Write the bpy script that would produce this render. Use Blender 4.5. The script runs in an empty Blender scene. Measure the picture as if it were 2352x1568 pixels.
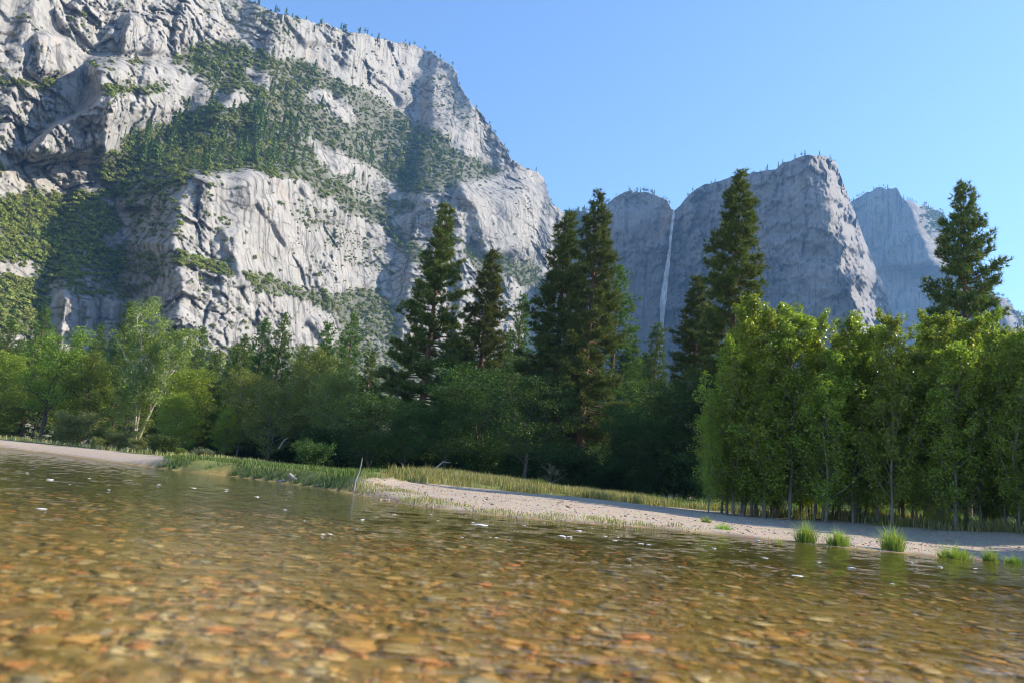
import bpy, math
import numpy as np
from mathutils import Matrix

# ------------------------------------------------------------------ camera, sky, sun, exposure
scene = bpy.context.scene
COL = scene.collection
FPX, CX, CY = 1777.0, 1176.0, 784.0            # focal length and centre for a 2352 x 1568 picture
PITCH, ROLL, CAM_H = 10.96, 5.7, 0.70
cam_data = bpy.data.cameras.new('camera')
cam = bpy.data.objects.new('camera', cam_data)
COL.objects.link(cam)
CAM_M = np.array(Matrix.Rotation(math.radians(90 + PITCH), 3, 'X') @ Matrix.Rotation(math.radians(ROLL), 3, 'Z'))
cam.matrix_world = Matrix.Translation((0, 0, CAM_H)) @ Matrix(CAM_M.tolist()).to_4x4()
cam_data.sensor_width = 36.0
cam_data.lens = 36.0 * FPX / 2352.0
cam_data.clip_start, cam_data.clip_end = 0.05, 12000
cam_data.dof.use_dof = True
cam_data.dof.focus_distance = 45.0
cam_data.dof.aperture_fstop = 1.6
scene.camera = cam

SUN_AZ, SUN_EL = 80.0, 34.0                    # degrees right of the view direction, degrees up
world = bpy.data.worlds.new('World')
scene.world = world
world.use_nodes = True
wn = world.node_tree
sky = wn.nodes.new('ShaderNodeTexSky')
sky.sky_type = 'NISHITA'
sky.sun_disc = False
sky.sun_elevation = math.radians(SUN_EL)
sky.sun_rotation = math.radians(SUN_AZ)
sky.altitude = 1200
sky.air_density, sky.dust_density, sky.ozone_density = 1.0, 0.4, 4.0
wn.links.new(sky.outputs[0], wn.nodes['Background'].inputs[0])
wn.nodes['Background'].inputs[1].default_value = 0.15

sun_data = bpy.data.lights.new('sun', 'SUN')
sun_data.energy = 4.8
sun_data.angle = math.radians(0.5)
sun_data.color = (1.0, 0.90, 0.74)
sun = bpy.data.objects.new('sun', sun_data)
COL.objects.link(sun)
SUN = np.array([math.sin(math.radians(SUN_AZ)) * math.cos(math.radians(SUN_EL)),
                math.cos(math.radians(SUN_AZ)) * math.cos(math.radians(SUN_EL)), math.sin(math.radians(SUN_EL))])
from mathutils import Vector
sun.rotation_euler = Vector(SUN.tolist()).to_track_quat('Z', 'Y').to_euler()
sun.location = (60, 10, 60)

vs = scene.view_settings
vs.view_transform, vs.look, vs.exposure, vs.gamma = 'Standard', 'None', 1.1, 1.0
vs.use_curve_mapping = False
scene.cycles.use_denoising = True
scene.cycles.filter_width = 1.0
scene.cycles.max_bounces = 10
scene.cycles.transparent_max_bounces = 16
scene.cycles.volume_bounces = 0

# ------------------------------------------------------------------ helpers
rng = np.random.default_rng(11)

def ray(x, y):
    """Slope pair (u, v) of the line of sight through picture point x, y: world = (u*Y, Y, CAM_H + v*Y)."""
    d = CAM_M @ np.array([(x - CX) / FPX, (CY - y) / FPX, -1.0])
    return d[0] / d[1], d[2] / d[1]

def at(x, y, Y):
    u, v = ray(x, y)
    return np.array([u * Y, Y, CAM_H + v * Y])

def on_plane(x, y, z=0.0):
    u, v = ray(x, y)
    Y = (z - CAM_H) / v
    return np.array([u * Y, Y, z])

def to_picture(P):
    q = (np.asarray(P, float) - np.array([0, 0, CAM_H])) @ CAM_M
    return CX + FPX * q[..., 0] / -q[..., 2], CY - FPX * q[..., 1] / -q[..., 2]

def make_mesh(name, verts, faces, mats, mat_index=None, smooth=False, attrs=None):
    """verts n x 3; faces: one array m x 3 or m x 4, or a list of such arrays."""
    if isinstance(faces, np.ndarray):
        faces = [faces]
    faces = [np.asarray(f, np.int32) for f in faces if len(f)]
    verts = np.asarray(verts, np.float32)
    me = bpy.data.meshes.new(name)
    nl = sum(f.size for f in faces)
    nf = sum(len(f) for f in faces)
    me.vertices.add(len(verts)); me.loops.add(nl); me.polygons.add(nf)
    me.vertices.foreach_set('co', verts.ravel())
    me.loops.foreach_set('vertex_index', np.concatenate([f.ravel() for f in faces]))
    sizes = np.concatenate([np.full(len(f), f.shape[1], np.int32) for f in faces])
    me.polygons.foreach_set('loop_start', np.concatenate([[0], np.cumsum(sizes)[:-1]]).astype(np.int32))
    me.polygons.foreach_set('loop_total', sizes)
    if mat_index is not None:
        me.polygons.foreach_set('material_index', np.asarray(mat_index, np.int32))
    if smooth:
        me.polygons.foreach_set('use_smooth', np.ones(nf, bool))
    for m in (mats if isinstance(mats, (list, tuple)) else [mats]):
        me.materials.append(m)
    for k, a in (attrs or {}).items():
        a = np.asarray(a, np.float32)
        if a.ndim == 2:
            at_ = me.attributes.new(k, 'FLOAT_COLOR', 'POINT')
            at_.data.foreach_set('color', np.concatenate([a, np.ones((len(a), 1), np.float32)], 1).ravel() if a.shape[1] == 3 else a.ravel())
        else:
            at_ = me.attributes.new(k, 'FLOAT', 'POINT')
            at_.data.foreach_set('value', a.ravel())
    me.update(calc_edges=True)
    me.validate()
    return me

def link(name, me, parent=None, loc=None, rot=None, scale=None):
    o = bpy.data.objects.new(name, me)
    COL.objects.link(o)
    if parent is not None:
        o.parent = parent
    if loc is not None:
        o.location = [float(c) for c in loc]
    if rot is not None:
        o.rotation_euler = [float(c) for c in rot]
    if scale is not None:
        o.scale = [float(c) for c in scale]
    return o

def tag(o, label=None, category=None, group=None, kind=None):
    for k, v in (('label', label), ('category', category), ('group', group), ('kind', kind)):
        if v:
            o[k] = v
    return o

# ---- noise
_PERM = np.random.default_rng(3).permutation(4096).astype(np.int64)
_GRAD = np.random.default_rng(4).normal(size=(4096, 3))
_GRAD /= np.linalg.norm(_GRAD, axis=1, keepdims=True)
_VAL = np.random.default_rng(5).random((4096, 4))

def _hash(i, j, k):
    return _PERM[(_PERM[(_PERM[i & 4095] + j) & 4095] + k) & 4095]

def perlin(p):
    p = np.asarray(p, float)
    i = np.floor(p).astype(np.int64)
    f = p - i
    w = f * f * f * (f * (f * 6 - 15) + 10)
    out = 0
    for dx in (0, 1):
        for dy in (0, 1):
            for dz in (0, 1):
                g = _GRAD[_hash(i[:, 0] + dx, i[:, 1] + dy, i[:, 2] + dz)]
                d = (f[:, 0] - dx) * g[:, 0] + (f[:, 1] - dy) * g[:, 1] + (f[:, 2] - dz) * g[:, 2]
                out = out + d * (w[:, 0] if dx else 1 - w[:, 0]) * (w[:, 1] if dy else 1 - w[:, 1]) * (w[:, 2] if dz else 1 - w[:, 2])
    return out * 1.5

def fbm(p, octaves=4, gain=0.5, ridged=False):
    a, s, out = 1.0, 1.0, 0
    for o in range(octaves):
        n = perlin(p * s + 17.3 * o)
        out = out + a * ((1 - 2 * np.abs(n)) if ridged else n)
        a *= gain; s *= 2.03
    return out

def cells(p):
    """Nearest random cell: (its random values n x 4, distance to it, distance to second, vector from it)."""
    p = np.asarray(p, float)
    i = np.floor(p).astype(np.int64)
    best = np.full(len(p), 9.0); second = np.full(len(p), 9.0)
    bh = np.zeros(len(p), np.int64); bv = np.zeros((len(p), 3))
    for dx in (-1, 0, 1):
        for dy in (-1, 0, 1):
            for dz in (-1, 0, 1):
                c = i + np.array([dx, dy, dz])
                h = _hash(c[:, 0], c[:, 1], c[:, 2])
                v = p - (c + _VAL[h, :3])
                d = np.sqrt((v * v).sum(1))
                m = d < best
                second = np.where(m, best, np.minimum(second, d))
                best = np.where(m, d, best)
                bh = np.where(m, h, bh)
                bv[m] = v[m]
    return _VAL[_PERM[bh]], best, second, bv

def in_poly(x, y, poly):
    poly = np.asarray(poly, float)
    c = np.zeros(x.shape, bool)
    j = len(poly) - 1
    for i in range(len(poly)):
        xi, yi = poly[i]; xj, yj = poly[j]
        if yi != yj:
            c ^= ((yi > y) != (yj > y)) & (x < (xj - xi) * (y - yi) / (yj - yi) + xi)
        j = i
    return c

def blur(a, r):
    for _ in range(2):
        for ax in (0, 1):
            k = np.cumsum(np.concatenate([np.repeat(np.take(a, [0], ax), r + 1, ax), a, np.repeat(np.take(a, [-1], ax), r, ax)], ax), ax)
            n = a.shape[ax]
            a = (np.take(k, range(2 * r + 1, 2 * r + 1 + n), ax) - np.take(k, range(0, n), ax)) / (2 * r + 1)
    return a

def sstep(t):
    t = np.clip(t, 0, 1)
    return t * t * (3 - 2 * t)

# ---- shader node helper
class Mat:
    def __init__(self, name):
        self.m = bpy.data.materials.new(name)
        self.m.use_nodes = True
        self.t = self.m.node_tree
        self.p = self.t.nodes['Principled BSDF']
        self.out = self.t.nodes['Material Output']
    def n(self, typ, **kw):
        nd = self.t.nodes.new('ShaderNode' + typ)
        for k, v in kw.items():
            setattr(nd, k, v)
        return nd
    def put(self, sock, v):
        if hasattr(v, 'is_output') or isinstance(v, bpy.types.NodeSocket):
            self.t.links.new(v, sock)
        else:
            sock.default_value = v
    def attr(self, name, out='Fac'):
        a = self.n('Attribute'); a.attribute_name = name
        return a.outputs[out]
    def coords(self, scale=(1, 1, 1), rot=(0, 0, 0), which='Object'):
        c = self.n('TexCoord'); mp = self.n('Mapping')
        self.put(mp.inputs['Vector'], c.outputs[which])
        mp.inputs['Scale'].default_value = scale
        mp.inputs['Rotation'].default_value = rot
        return mp.outputs[0]
    def noise(self, vec, scale, detail=4, rough=0.55, dist=0.0, out=0):
        nd = self.n('TexNoise')
        self.put(nd.inputs['Vector'], vec)
        nd.inputs['Scale'].default_value = scale
        nd.inputs['Detail'].default_value = detail
        nd.inputs['Roughness'].default_value = rough
        nd.inputs['Distortion'].default_value = dist
        return nd.outputs[out]
    def ramp(self, fac, stops, interp='LINEAR'):
        r = self.n('ValToRGB')
        r.color_ramp.interpolation = interp
        el = r.color_ramp.elements
        while len(el) < len(stops):
            el.new(0.5)
        for e, (p, c) in zip(el, stops):
            e.position = p
            e.color = (*c, 1) if not np.isscalar(c) else (c, c, c, 1)
        self.put(r.inputs[0], fac)
        return r.outputs[0]
    def mix(self, fac, a, b, blend='MIX'):
        m = self.n('Mix'); m.data_type = 'RGBA'; m.blend_type = blend
        self.put(m.inputs[0], fac)
        self.put(m.inputs[6], (*a, 1) if isinstance(a, tuple) else a)
        self.put(m.inputs[7], (*b, 1) if isinstance(b, tuple) else b)
        return m.outputs[2]
    def math(self, op, a, b=0.0):
        m = self.n('Math'); m.operation = op
        self.put(m.inputs[0], a); self.put(m.inputs[1], b)
        return m.outputs[0]
    def bump(self, h, strength=0.5, dist=1.0, normal=None):
        b = self.n('Bump')
        b.inputs['Strength'].default_value = strength
        b.inputs['Distance'].default_value = dist
        self.put(b.inputs['Height'], h)
        if normal is not None:
            self.put(b.inputs['Normal'], normal)
        return b.outputs[0]
    def base(self, c):
        self.put(self.p.inputs['Base Color'], (*c, 1) if isinstance(c, tuple) else c)
        return self
    def rough(self, r, spec=0.3):
        self.put(self.p.inputs['Roughness'], r)
        self.p.inputs['Specular IOR Level'].default_value = spec
        return self
# ------------------------------------------------------------------ rock material
def rock_material(name, light, mid, dark, streak=0.5, warm=0.15, wv=(1, 1, 1), crack=0.8):
    M = Mat(name)
    v = M.coords()
    big = M.noise(v, 0.012, 5, 0.6)
    fine = M.noise(v, 0.11, 6, 0.65)
    col = M.ramp(fine, [(0.30, dark), (0.46, mid), (0.62, light)])
    col2 = M.ramp(big, [(0.35, mid), (0.65, light)])
    col = M.mix(0.5, col, col2)
    st = M.noise(M.coords((0.09, 0.09, 0.006)), 1.0, 5, 0.65, 0.4)
    sf = M.ramp(st, [(0.50, 0.0), (0.64, streak)])
    col = M.mix(sf, col, tuple(c * 0.42 for c in dark))
    wz = M.noise(M.coords(wv), 0.02, 4, 0.7, 0.8)
    wf = M.ramp(wz, [(0.60, 0.0), (0.74, warm)])
    col = M.mix(wf, col, (0.47, 0.29, 0.15))
    vo = M.n('TexVoronoi'); vo.feature = 'DISTANCE_TO_EDGE'
    dn = M.n('TexNoise'); M.put(dn.inputs['Vector'], v); dn.inputs['Scale'].default_value = 0.05; dn.inputs['Detail'].default_value = 4
    mxv = M.n('Mix'); mxv.data_type = 'VECTOR'; mxv.inputs[0].default_value = 0.22
    M.put(mxv.inputs[4], M.coords((0.03, 0.03, 0.055), (0.25, 0.5, 0.3))); M.put(mxv.inputs[5], dn.outputs['Color'])
    M.put(vo.inputs['Vector'], mxv.outputs[1]); vo.inputs['Scale'].default_value = 1.0
    cr = M.math('MULTIPLY', M.ramp(vo.outputs['Distance'], [(0.0, 1.0), (0.05, 0.0)]), M.ramp(M.noise(v, 0.03, 3, 0.6), [(0.40, 0.0), (0.60, crack)]))
    col = M.mix(cr, col, tuple(c * 0.25 for c in dark))
    vegc = M.ramp(M.noise(v, 0.15, 4, 0.6), [(0.35, (0.035, 0.042, 0.016)), (0.65, (0.085, 0.085, 0.04))])
    vm = M.math('MULTIPLY_ADD', M.attr('veg'), 1.0)
    col = M.mix(M.ramp(M.attr('veg'), [(0.25, 0.0), (0.85, 0.7)]), col, vegc)
    M.base(col).rough(0.9, 0.15)
    h = M.noise(v, 0.30, 8, 0.7)
    ck = M.noise(M.coords((0.10, 0.10, 0.45), (0.25, 0.45, 0.3)), 1.0, 5, 0.7)
    b = M.bump(h, 0.35, 1.2)
    b = M.bump(ck, 0.3, 1.4, b)
    M.put(M.p.inputs['Normal'], b)
    return M.m

ROCK = rock_material('granite_lit', (0.36, 0.34, 0.31), (0.275, 0.262, 0.243), (0.135, 0.132, 0.13), 0.75, 0.3)
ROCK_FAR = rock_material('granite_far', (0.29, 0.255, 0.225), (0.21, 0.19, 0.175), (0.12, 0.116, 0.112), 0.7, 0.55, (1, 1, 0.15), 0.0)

def wall(sky_px, u0, u1, nu, nv, base_Y, edges, veg_polys, k_rock, k_veg, relief, seed, jag=1.0, veg_warp=18.0, bare_polys=(), edge_warp=0.35):
    """A mountainside swept from its foot to its skyline. Steep where it is bare, lying back where plants grow.
    Returns the grid of points, picture coordinates of the grid, plant cover."""
    su = np.array([ray(*p) for p in sky_px])
    o = np.argsort(su[:, 0])
    us = np.linspace(u0, u1, nu)
    top = np.interp(us, su[o, 0], su[o, 1])
    z0 = np.zeros(nu)
    top = top + jag * (0.0035 * fbm(np.stack([us * 60, z0 + seed, z0], 1), 4, 0.6) + 0.002 * (cells(np.stack([us * 130, z0 + seed, z0], 1))[0][:, 0] - 0.5))
    s = np.linspace(0, 1, nv)
    U = np.repeat(us[None], nv, 0)
    V = s[:, None] * top[None]
    Px, Py = to_picture(np.stack([U * 500, np.full_like(U, 500), CAM_H + V * 500], -1))
    q = np.stack([Px.ravel() / 60, Py.ravel() / 60, np.full(Px.size, seed)], 1)
    wx = veg_warp * fbm(q, 4, 0.6).reshape(Px.shape)
    wy = veg_warp * fbm(q + 40, 4, 0.6).reshape(Px.shape)
    veg = np.zeros_like(U)
    for poly, dens in veg_polys:
        veg = np.maximum(veg, dens * in_poly(Px + wx, Py + wy, poly))
    for poly in bare_polys:
        veg = veg * (1 - in_poly(Px + wx, Py + wy, poly))
    gap = fbm(np.stack([Px.ravel() / 34, Py.ravel() / 22, np.full(Px.size, seed + 5.0)], 1), 3, 0.6).reshape(Px.shape)
    veg = np.clip(veg + 0.6 * np.minimum(gap + 0.12, 0) * (veg > 0), 0, 1)
    vs_ = blur(veg, 3)
    dv = np.gradient(V, axis=0)
    K = blur(k_rock + (k_veg - k_rock) * veg, 5)
    lnY = np.cumsum(K * dv, 0)
    lnY -= lnY[:1]
    Y = base_Y(us)[None] * np.exp(lnY)
    for path, wl, wr, A in edges:
        path = np.asarray(path, float)
        oo = np.argsort(path[:, 1])
        xe = np.interp(Py, path[oo, 1], path[oo, 0]) + edge_warp * wx
        d = Px - xe
        f = np.where(d < 0, sstep((d + wl) / wl), 1 - sstep(d / wr))
        y0, y1 = path[:, 1].min(), path[:, 1].max()
        pad = 0.18 * (y1 - y0) + 12
        f = f * sstep((Py - y0 + pad) / pad) * sstep((y1 + pad - Py) / pad)
        Y = Y - A * f
    P = np.stack([U * Y, Y, CAM_H + V * Y], -1).reshape(-1, 3)
    r = relief
    rock = (1 - 0.75 * vs_).ravel() * np.clip(0.6 + 1.5 * fbm(P / 120 + 31, 2), 0.15, 1.15)
    d = r[0] * fbm(P / r[1] + seed, 3, 0.5, True) * 0.5
    d += r[2] * fbm(P * np.array([1, 1, 0.55]) / r[3] + seed, 4, 0.55) * rock
    R = np.array([[0.86, 0.2, 0.47], [-0.1, 0.97, -0.2], [-0.5, 0.12, 0.86]])
    qz = (P @ R.T)[:, 2] + 14 * fbm(P / 120 + 5, 3)
    for per_, amp in r[7]:
        saw = qz / per_ + 0.35 * perlin(P / (per_ * 1.6))
        d += amp * rock * (saw - np.floor(saw) - 0.5) * np.clip(0.5 + 1.6 * perlin(P / (per_ * 5) + per_), 0, 1.2)
    for size, amp in r[4]:
        wob = 0.08 * fbm(P / (size * 0.9) + 3, 2)[:, None]
        cv, b1, b2, vec = cells((P @ R.T) / (size * np.array([1.0, 1.0, 0.7])) + wob)
        tilt = (vec * (cv[:, 1:4] - 0.5)).sum(1)
        d += amp * rock * ((cv[:, 0] - 0.5) * 1.4 + 1.8 * tilt)
        d += amp * 0.22 * rock * np.clip(1 - (b2 - b1) / 0.07, 0, 1)
    d += r[5] * fbm(P / r[6], 4, 0.6) * (0.4 + 0.6 * rock)
    Y = Y + d.reshape(Y.shape)
    P = np.stack([U * Y, Y, CAM_H + V * Y], -1)
    # the far side falls away behind the skyline
    back = []
    for k in range(1, 7):
        t = k / 6
        q = P[-1].copy()
        q[:, 1] += 700 * t ** 1.5 + 6 * k; q[:, 0] += (U[-1] * (700 * t ** 1.5)); q[:, 2] *= (1 - 0.9 * t ** 2)
        back.append(q)
    G = np.concatenate([P, np.array(back)], 0)
    vegG = np.concatenate([vs_, np.zeros((6, nu))], 0)
    return G, Px, Py, vegG

def grid_faces(nr, nc):
    i = np.arange(nr * nc).reshape(nr, nc)
    return np.stack([i[:-1, :-1], i[:-1, 1:], i[1:, 1:], i[1:, :-1]], -1).reshape(-1, 4)

# ---- the big sunlit mountainside
SKY_A = [(-900, -430), (-300, -330), (100, -250), (330, -150), (480, -60), (560, -8), (590, 10), (640, 33), (700, 47), (760, 58), (800, 73),
         (850, 82), (900, 95), (960, 108), (1000, 127), (1035, 147), (1049, 165), (1053, 195), (1076, 228), (1110, 268), (1140, 312),
         (1163, 342), (1174, 370), (1200, 384), (1234, 396), (1250, 412), (1257, 440), (1266, 468), (1284, 478), (1297, 490), (1302, 506),
         (1306, 560), (1316, 640), (1330, 760), (1350, 950)]
EDGES_A = [([(1010, 120), (1040, 200), (1100, 300), (1150, 400)], 190, 2400, -110), ([(436, 420), (412, 560), (430, 640), (425, 760), (445, 840)], 150, 460, 130),
           ([(226, 165), (236, 220), (212, 252), (130, 292), (82, 345)], 34, 330, 70),
           ([(84, 92), (92, 160)], 16, 120, 22), ([(300, 45), (286, 112)], 22, 220, 34),
           ([(545, 205), (505, 275)], 46, 150, 36), ([(262, 235), (240, 340)], 22, 80, 20),
           ([(985, 180), (1003, 230), (1012, 300)], 50, 90, 34), ([(1062, 425), (1100, 480), (1118, 570)], 46, 190, 55),
           ([(206, 700), (190, 860)], 22, 50, 16), ([(262, 700), (235, 860)], 26, 70, 18), ([(150, 690), (135, 830)], 20, 60, 14),
           ([(330, 560), (300, 650)], 40, 60, 26), ([(600, 470), (660, 560)], 16, 130, 14), ([(520, 540), (560, 640)], 22, 110, 18),
           ([(700, 430), (720, 500)], 18, 120, 16), ([(735, 640), (760, 700)], 16, 120, 14), ([(720, 740), (760, 800)], 20, 100, 18),
           ([(1150, 640), (1140, 760)], 24, 80, 26), ([(1060, 620), (1050, 780)], 20, 70, 22), ([(640, 20), (700, 90)], 14, 120, 18),
           ([(420, 20), (400, 90)], 12, 130, 14), ([(860, 170), (930, 230)], 16, 120, 20), ([(330, 420), (300, 470)], 40, 100, 26)]
VEG_A = [([(420, 110), (560, 100), (620, 128), (720, 140), (800, 190), (900, 240), (1000, 302), (1060, 345), (1110, 372), (1180, 388), (1130, 405),
           (1050, 432), (1000, 452), (930, 452), (900, 420), (850, 398), (800, 372), (730, 330), (700, 300), (640, 270), (560, 220), (480, 190), (400, 160)], 0.95),
         ([(330, 300), (480, 240), (600, 250), (720, 340), (760, 400), (820, 440), (880, 490), (940, 565), (900, 545), (820, 492), (700, 420), (560, 392), (420, 402), (290, 402), (210, 372)], 1.0),
         ([(-400, 430), (0, 440), (100, 440), (250, 458), (275, 530), (160, 592), (0, 602), (-400, 600)], 1.0),
         ([(-400, 640), (60, 640), (105, 690), (95, 770), (-400, 780)], 1.0), ([(230, 385), (430, 398), (430, 424), (300, 445), (230, 465)], 0.8),
         ([(545, 615), (640, 640), (720, 668), (862, 662), (915, 700), (905, 745), (800, 722), (700, 702), (600, 672)], 1.0),
         ([(395, 575), (520, 606), (545, 640), (420, 612)], 1.0), ([(225, 195), (385, 188), (410, 214), (260, 228)], 0.85), ([(-200, 172), (150, 180), (120, 206), (-200, 205)], 0.85),
         ([(150, 135), (420, 130), (460, 150), (200, 152)], 0.55), ([(1060, 572), (1150, 585), (1245, 618), (1270, 690), (1200, 655), (1100, 625)], 1.0),
         ([(845, 485), (960, 555), (990, 615), (930, 592)], 1.0), ([(770, 720), (920, 730), (900, 900), (790, 900)], 0.85), ([(870, 438), (960, 478), (930, 502), (855, 468)], 0.9),
         ([(120, 585), (290, 575), (300, 625), (130, 640)], 0.75), ([(560, -10), (700, 45), (660, 112), (600, 60)], 0.5), ([(650, 440), (760, 480), (880, 560), (900, 640), (780, 600), (660, 500)], 0.42), ([(760, 360), (860, 400), (900, 440), (860, 470), (780, 430)], 0.5), ([(60, 590), (300, 560), (420, 600), (300, 700), (80, 680)], 0.5), ([(280, 430), (430, 430), (420, 560), (300, 560)], 0.45), ([(560, 250), (700, 220), (760, 300), (640, 320)], 0.7), ([(900, 200), (1040, 190), (1080, 330), (980, 290)], 0.35),
         ([(1010, 215), (1050, 210), (1100, 300), (1060, 300)], 0.4), ([(-300, 800), (1300, 800), (1300, 1100), (-300, 1100)], 0.9),
         ([(420, -20), (560, -20), (590, 70), (520, 100)], 0.35), ([(940, 180), (1010, 160), (1040, 190), (960, 215)], 0.5), ([(1190, 380), (1240, 400), (1200, 420)], 0.4)]
BARE_A = [[(740, 335), (800, 360), (860, 400), (880, 425), (820, 410), (760, 380)], [(560, 150), (640, 190), (620, 205), (560, 180)], [(700, 195), (800, 230), (830, 290), (770, 260), (700, 220)]]
GA, PXA, PYA, VGA = wall(SKY_A, -1.15, 0.135, 800, 410, lambda u: np.interp(u, [-1.15, -0.72, -0.35, 0.0, 0.14], [340, 450, 700, 1130, 1450]),
                         EDGES_A, VEG_A, 0.34, 1.25, (20, 190, 4, 50, [(84, 10.0), (36, 7.5), (15, 3.8), (6.5, 1.5)], 0.9, 6, [(30, 5.0), (11, 2.6)]), 2.0, bare_polys=BARE_A)
meA = make_mesh('mountain', GA.reshape(-1, 3), grid_faces(*GA.shape[:2]), ROCK, attrs={'veg': VGA.ravel()})
tag(link('mountain_left', meA), 'sunlit grey granite mountainside with green brush on its ledges', 'mountain', kind='structure')

# ---- the shaded waterfall cliff
SKY_B = [(1180, 560), (1230, 520), (1262, 503), (1300, 492), (1332, 486), (1352, 490), (1386, 478), (1410, 456), (1440, 441), (1480, 441), (1512, 450), (1532, 460), (1543, 482), (1549, 484), (1561, 475),
         (1582, 446), (1612, 426), (1690, 405), (1750, 393), (1784, 388), (1800, 373), (1850, 356), (1890, 359), (1918, 371), (1930, 402), (1946, 442), (1965, 492),
         (1986, 552), (2010, 612), (2034, 665), (2042, 695), (2056, 760), (2075, 850), (2100, 960)]
EDGES_B = [([(1902, 380), (1936, 560)], 12, 26, 46), ([(1936, 470), (1978, 640)], 12, 30, 60), ([(1958, 640), (1990, 770)], 26, 50, 100), ([(1895, 350), (1905, 420)], 10, 24, 30), ([(1878, 350), (1892, 430), (1905, 500), (1925, 570), (1940, 640), (1955, 700), (1990, 1100)], 560, 75, 720),
           ([(1432, 430), (1440, 1000)], 170, 108, 60), ([(1600, 430), (1590, 1000)], 44, 200, 40), ([(1700, 400), (1690, 900)], 30, 120, 18), ([(1790, 380), (1800, 900)], 40, 90, 22), ([(1850, 350), (1866, 480)], 16, 40, 22)]
VEG_B = [([(1180, 480), (1330, 480), (1350, 530), (1290, 620), (1180, 620)], 0.9), ([(1385, 470), (1440, 436), (1500, 440), (1530, 456), (1480, 452), (1420, 470)], 0.5),
         ([(1600, 780), (1660, 760), (1700, 1000), (1500, 1000)], 0.5)]
GB, PXB, PYB, VGB = wall(SKY_B, 0.055, 0.60, 430, 260, lambda u: np.interp(u, [0.05, 0.2, 0.6], [1950, 2080, 2120]), EDGES_B, VEG_B, 0.16, 0.9,
                         (26, 300, 12, 80, [(90, 8), (34, 6), (15, 2.5)], 3.2, 12, [(40, 4.0)]), 7.0, jag=0.6, edge_warp=1.1)
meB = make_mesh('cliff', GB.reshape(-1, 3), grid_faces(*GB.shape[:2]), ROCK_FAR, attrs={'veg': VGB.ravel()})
tag(link('mountain_with_waterfall', meB), 'hazy blue shaded cliff with a waterfall and one sunlit edge', 'cliff', kind='structure')

SKY_C = [(1880, 520), (1930, 478), (1965, 457), (1992, 441), (2022, 431), (2060, 436), (2074, 455), (2110, 469), (2150, 481), (2172, 497), (2200, 560), (2250, 640), (2290, 682), (2310, 690),
         (2335, 712), (2360, 735), (2500, 800), (2900, 900)]
EDGES_C = [([(2072, 430), (2100, 520), (2130, 600)], 150, 70, 150), ([(2300, 690), (2320, 800)], 120, 100, 120), ([(2000, 440), (1990, 640)], 50, 60, 40)]
VEG_C = [([(2080, 440), (2180, 490), (2190, 560), (2130, 520)], 0.7), ([(2300, 680), (2500, 780), (2500, 900), (2330, 760)], 0.5)]
GC, PXC, PYC, VGC = wall(SKY_C, 0.42, 1.15, 260, 150, lambda u: np.interp(u, [0.4, 0.62, 1.2], [2700, 2500, 2700]), EDGES_C, VEG_C, 0.25, 0.9,
                         (36, 260, 16, 80, [(110, 9), (36, 5)], 3.5, 16, [(40, 5.0)]), 9.0, jag=1.2)
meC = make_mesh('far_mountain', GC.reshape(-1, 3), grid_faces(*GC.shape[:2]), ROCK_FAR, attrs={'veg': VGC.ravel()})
tag(link('mountain_far', meC), 'hazy rugged peak behind the waterfall cliff', 'mountain', kind='structure')

# ---- waterfall
M = Mat('falling_water')
fv = M.noise(M.coords((0.35, 0.35, 0.025)), 1.0, 4, 0.6)
tr = M.n('BsdfTransparent'); mx = M.n('MixShader')
M.put(mx.inputs[0], M.ramp(fv, [(0.36, 0.05), (0.62, 0.85)]))
M.base((0.85, 0.87, 0.9)).rough(0.9, 0.1)
M.t.links.new(tr.outputs[0], mx.inputs[1]); M.t.links.new(M.p.outputs[0], mx.inputs[2]); M.t.links.new(mx.outputs[0], M.out.inputs[0])
FALL = M.m
FALL_PX = [(1548, 482, 2.2), (1545, 510, 3), (1541, 545, 4), (1536, 590, 5), (1531, 630, 7), (1526, 665, 9), (1523, 695, 9), (1521, 725, 7), (1520, 760, 6), (1517, 800, 7), (1514, 850, 8)]
def cliff_depth(x, y):
    k = np.argmin((PXB - x) ** 2 + (PYB - y) ** 2)
    return GB[:PXB.shape[0]].reshape(-1, 3)[k, 1]
fv_, ff_, n0 = [], [], 0
fp = np.array(FALL_PX, float)
ts = np.linspace(0, len(fp) - 1, 60)
fx, fy, fw = (np.interp(ts, np.arange(len(fp)), fp[:, k]) for k in range(3))
fd = np.array([cliff_depth(x, y) for x, y in zip(fx, fy)])
fd = np.minimum.accumulate(fd[::-1])[::-1] - 10
for st in range(5):
    offs = (st - 2) / 2.0
    wob = 1.6 * fbm(np.stack([ts * 0.6, ts * 0 + st * 9.1, ts * 0], 1), 3)
    rows = []
    for k in range(60):
        c = at(fx[k] + offs * fw[k] * 0.55 + wob[k], fy[k], fd[k] - 2 * st)
        rw = fw[k] * 0.34 * fd[k] / FPX * (1.2 if st == 2 else 0.8)
        a = np.linspace(0, 2 * np.pi, 7)[:-1]
        rows.append(c + np.stack([np.cos(a) * rw, np.sin(a) * rw * 0.8, a * 0], 1))
    fv_.append(np.array(rows).reshape(-1, 3))
    i = n0 + np.arange(360).reshape(60, 6); j = np.roll(i, -1, 1)
    ff_.append(np.stack([i[:-1], j[:-1], j[1:], i[1:]], -1).reshape(-1, 4)); n0 += 360
tag(link('waterfall', make_mesh('waterfall', np.concatenate(fv_), np.concatenate(ff_), FALL, smooth=True)),
    'thin white waterfall dropping down the shaded blue cliff', 'waterfall')

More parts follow.
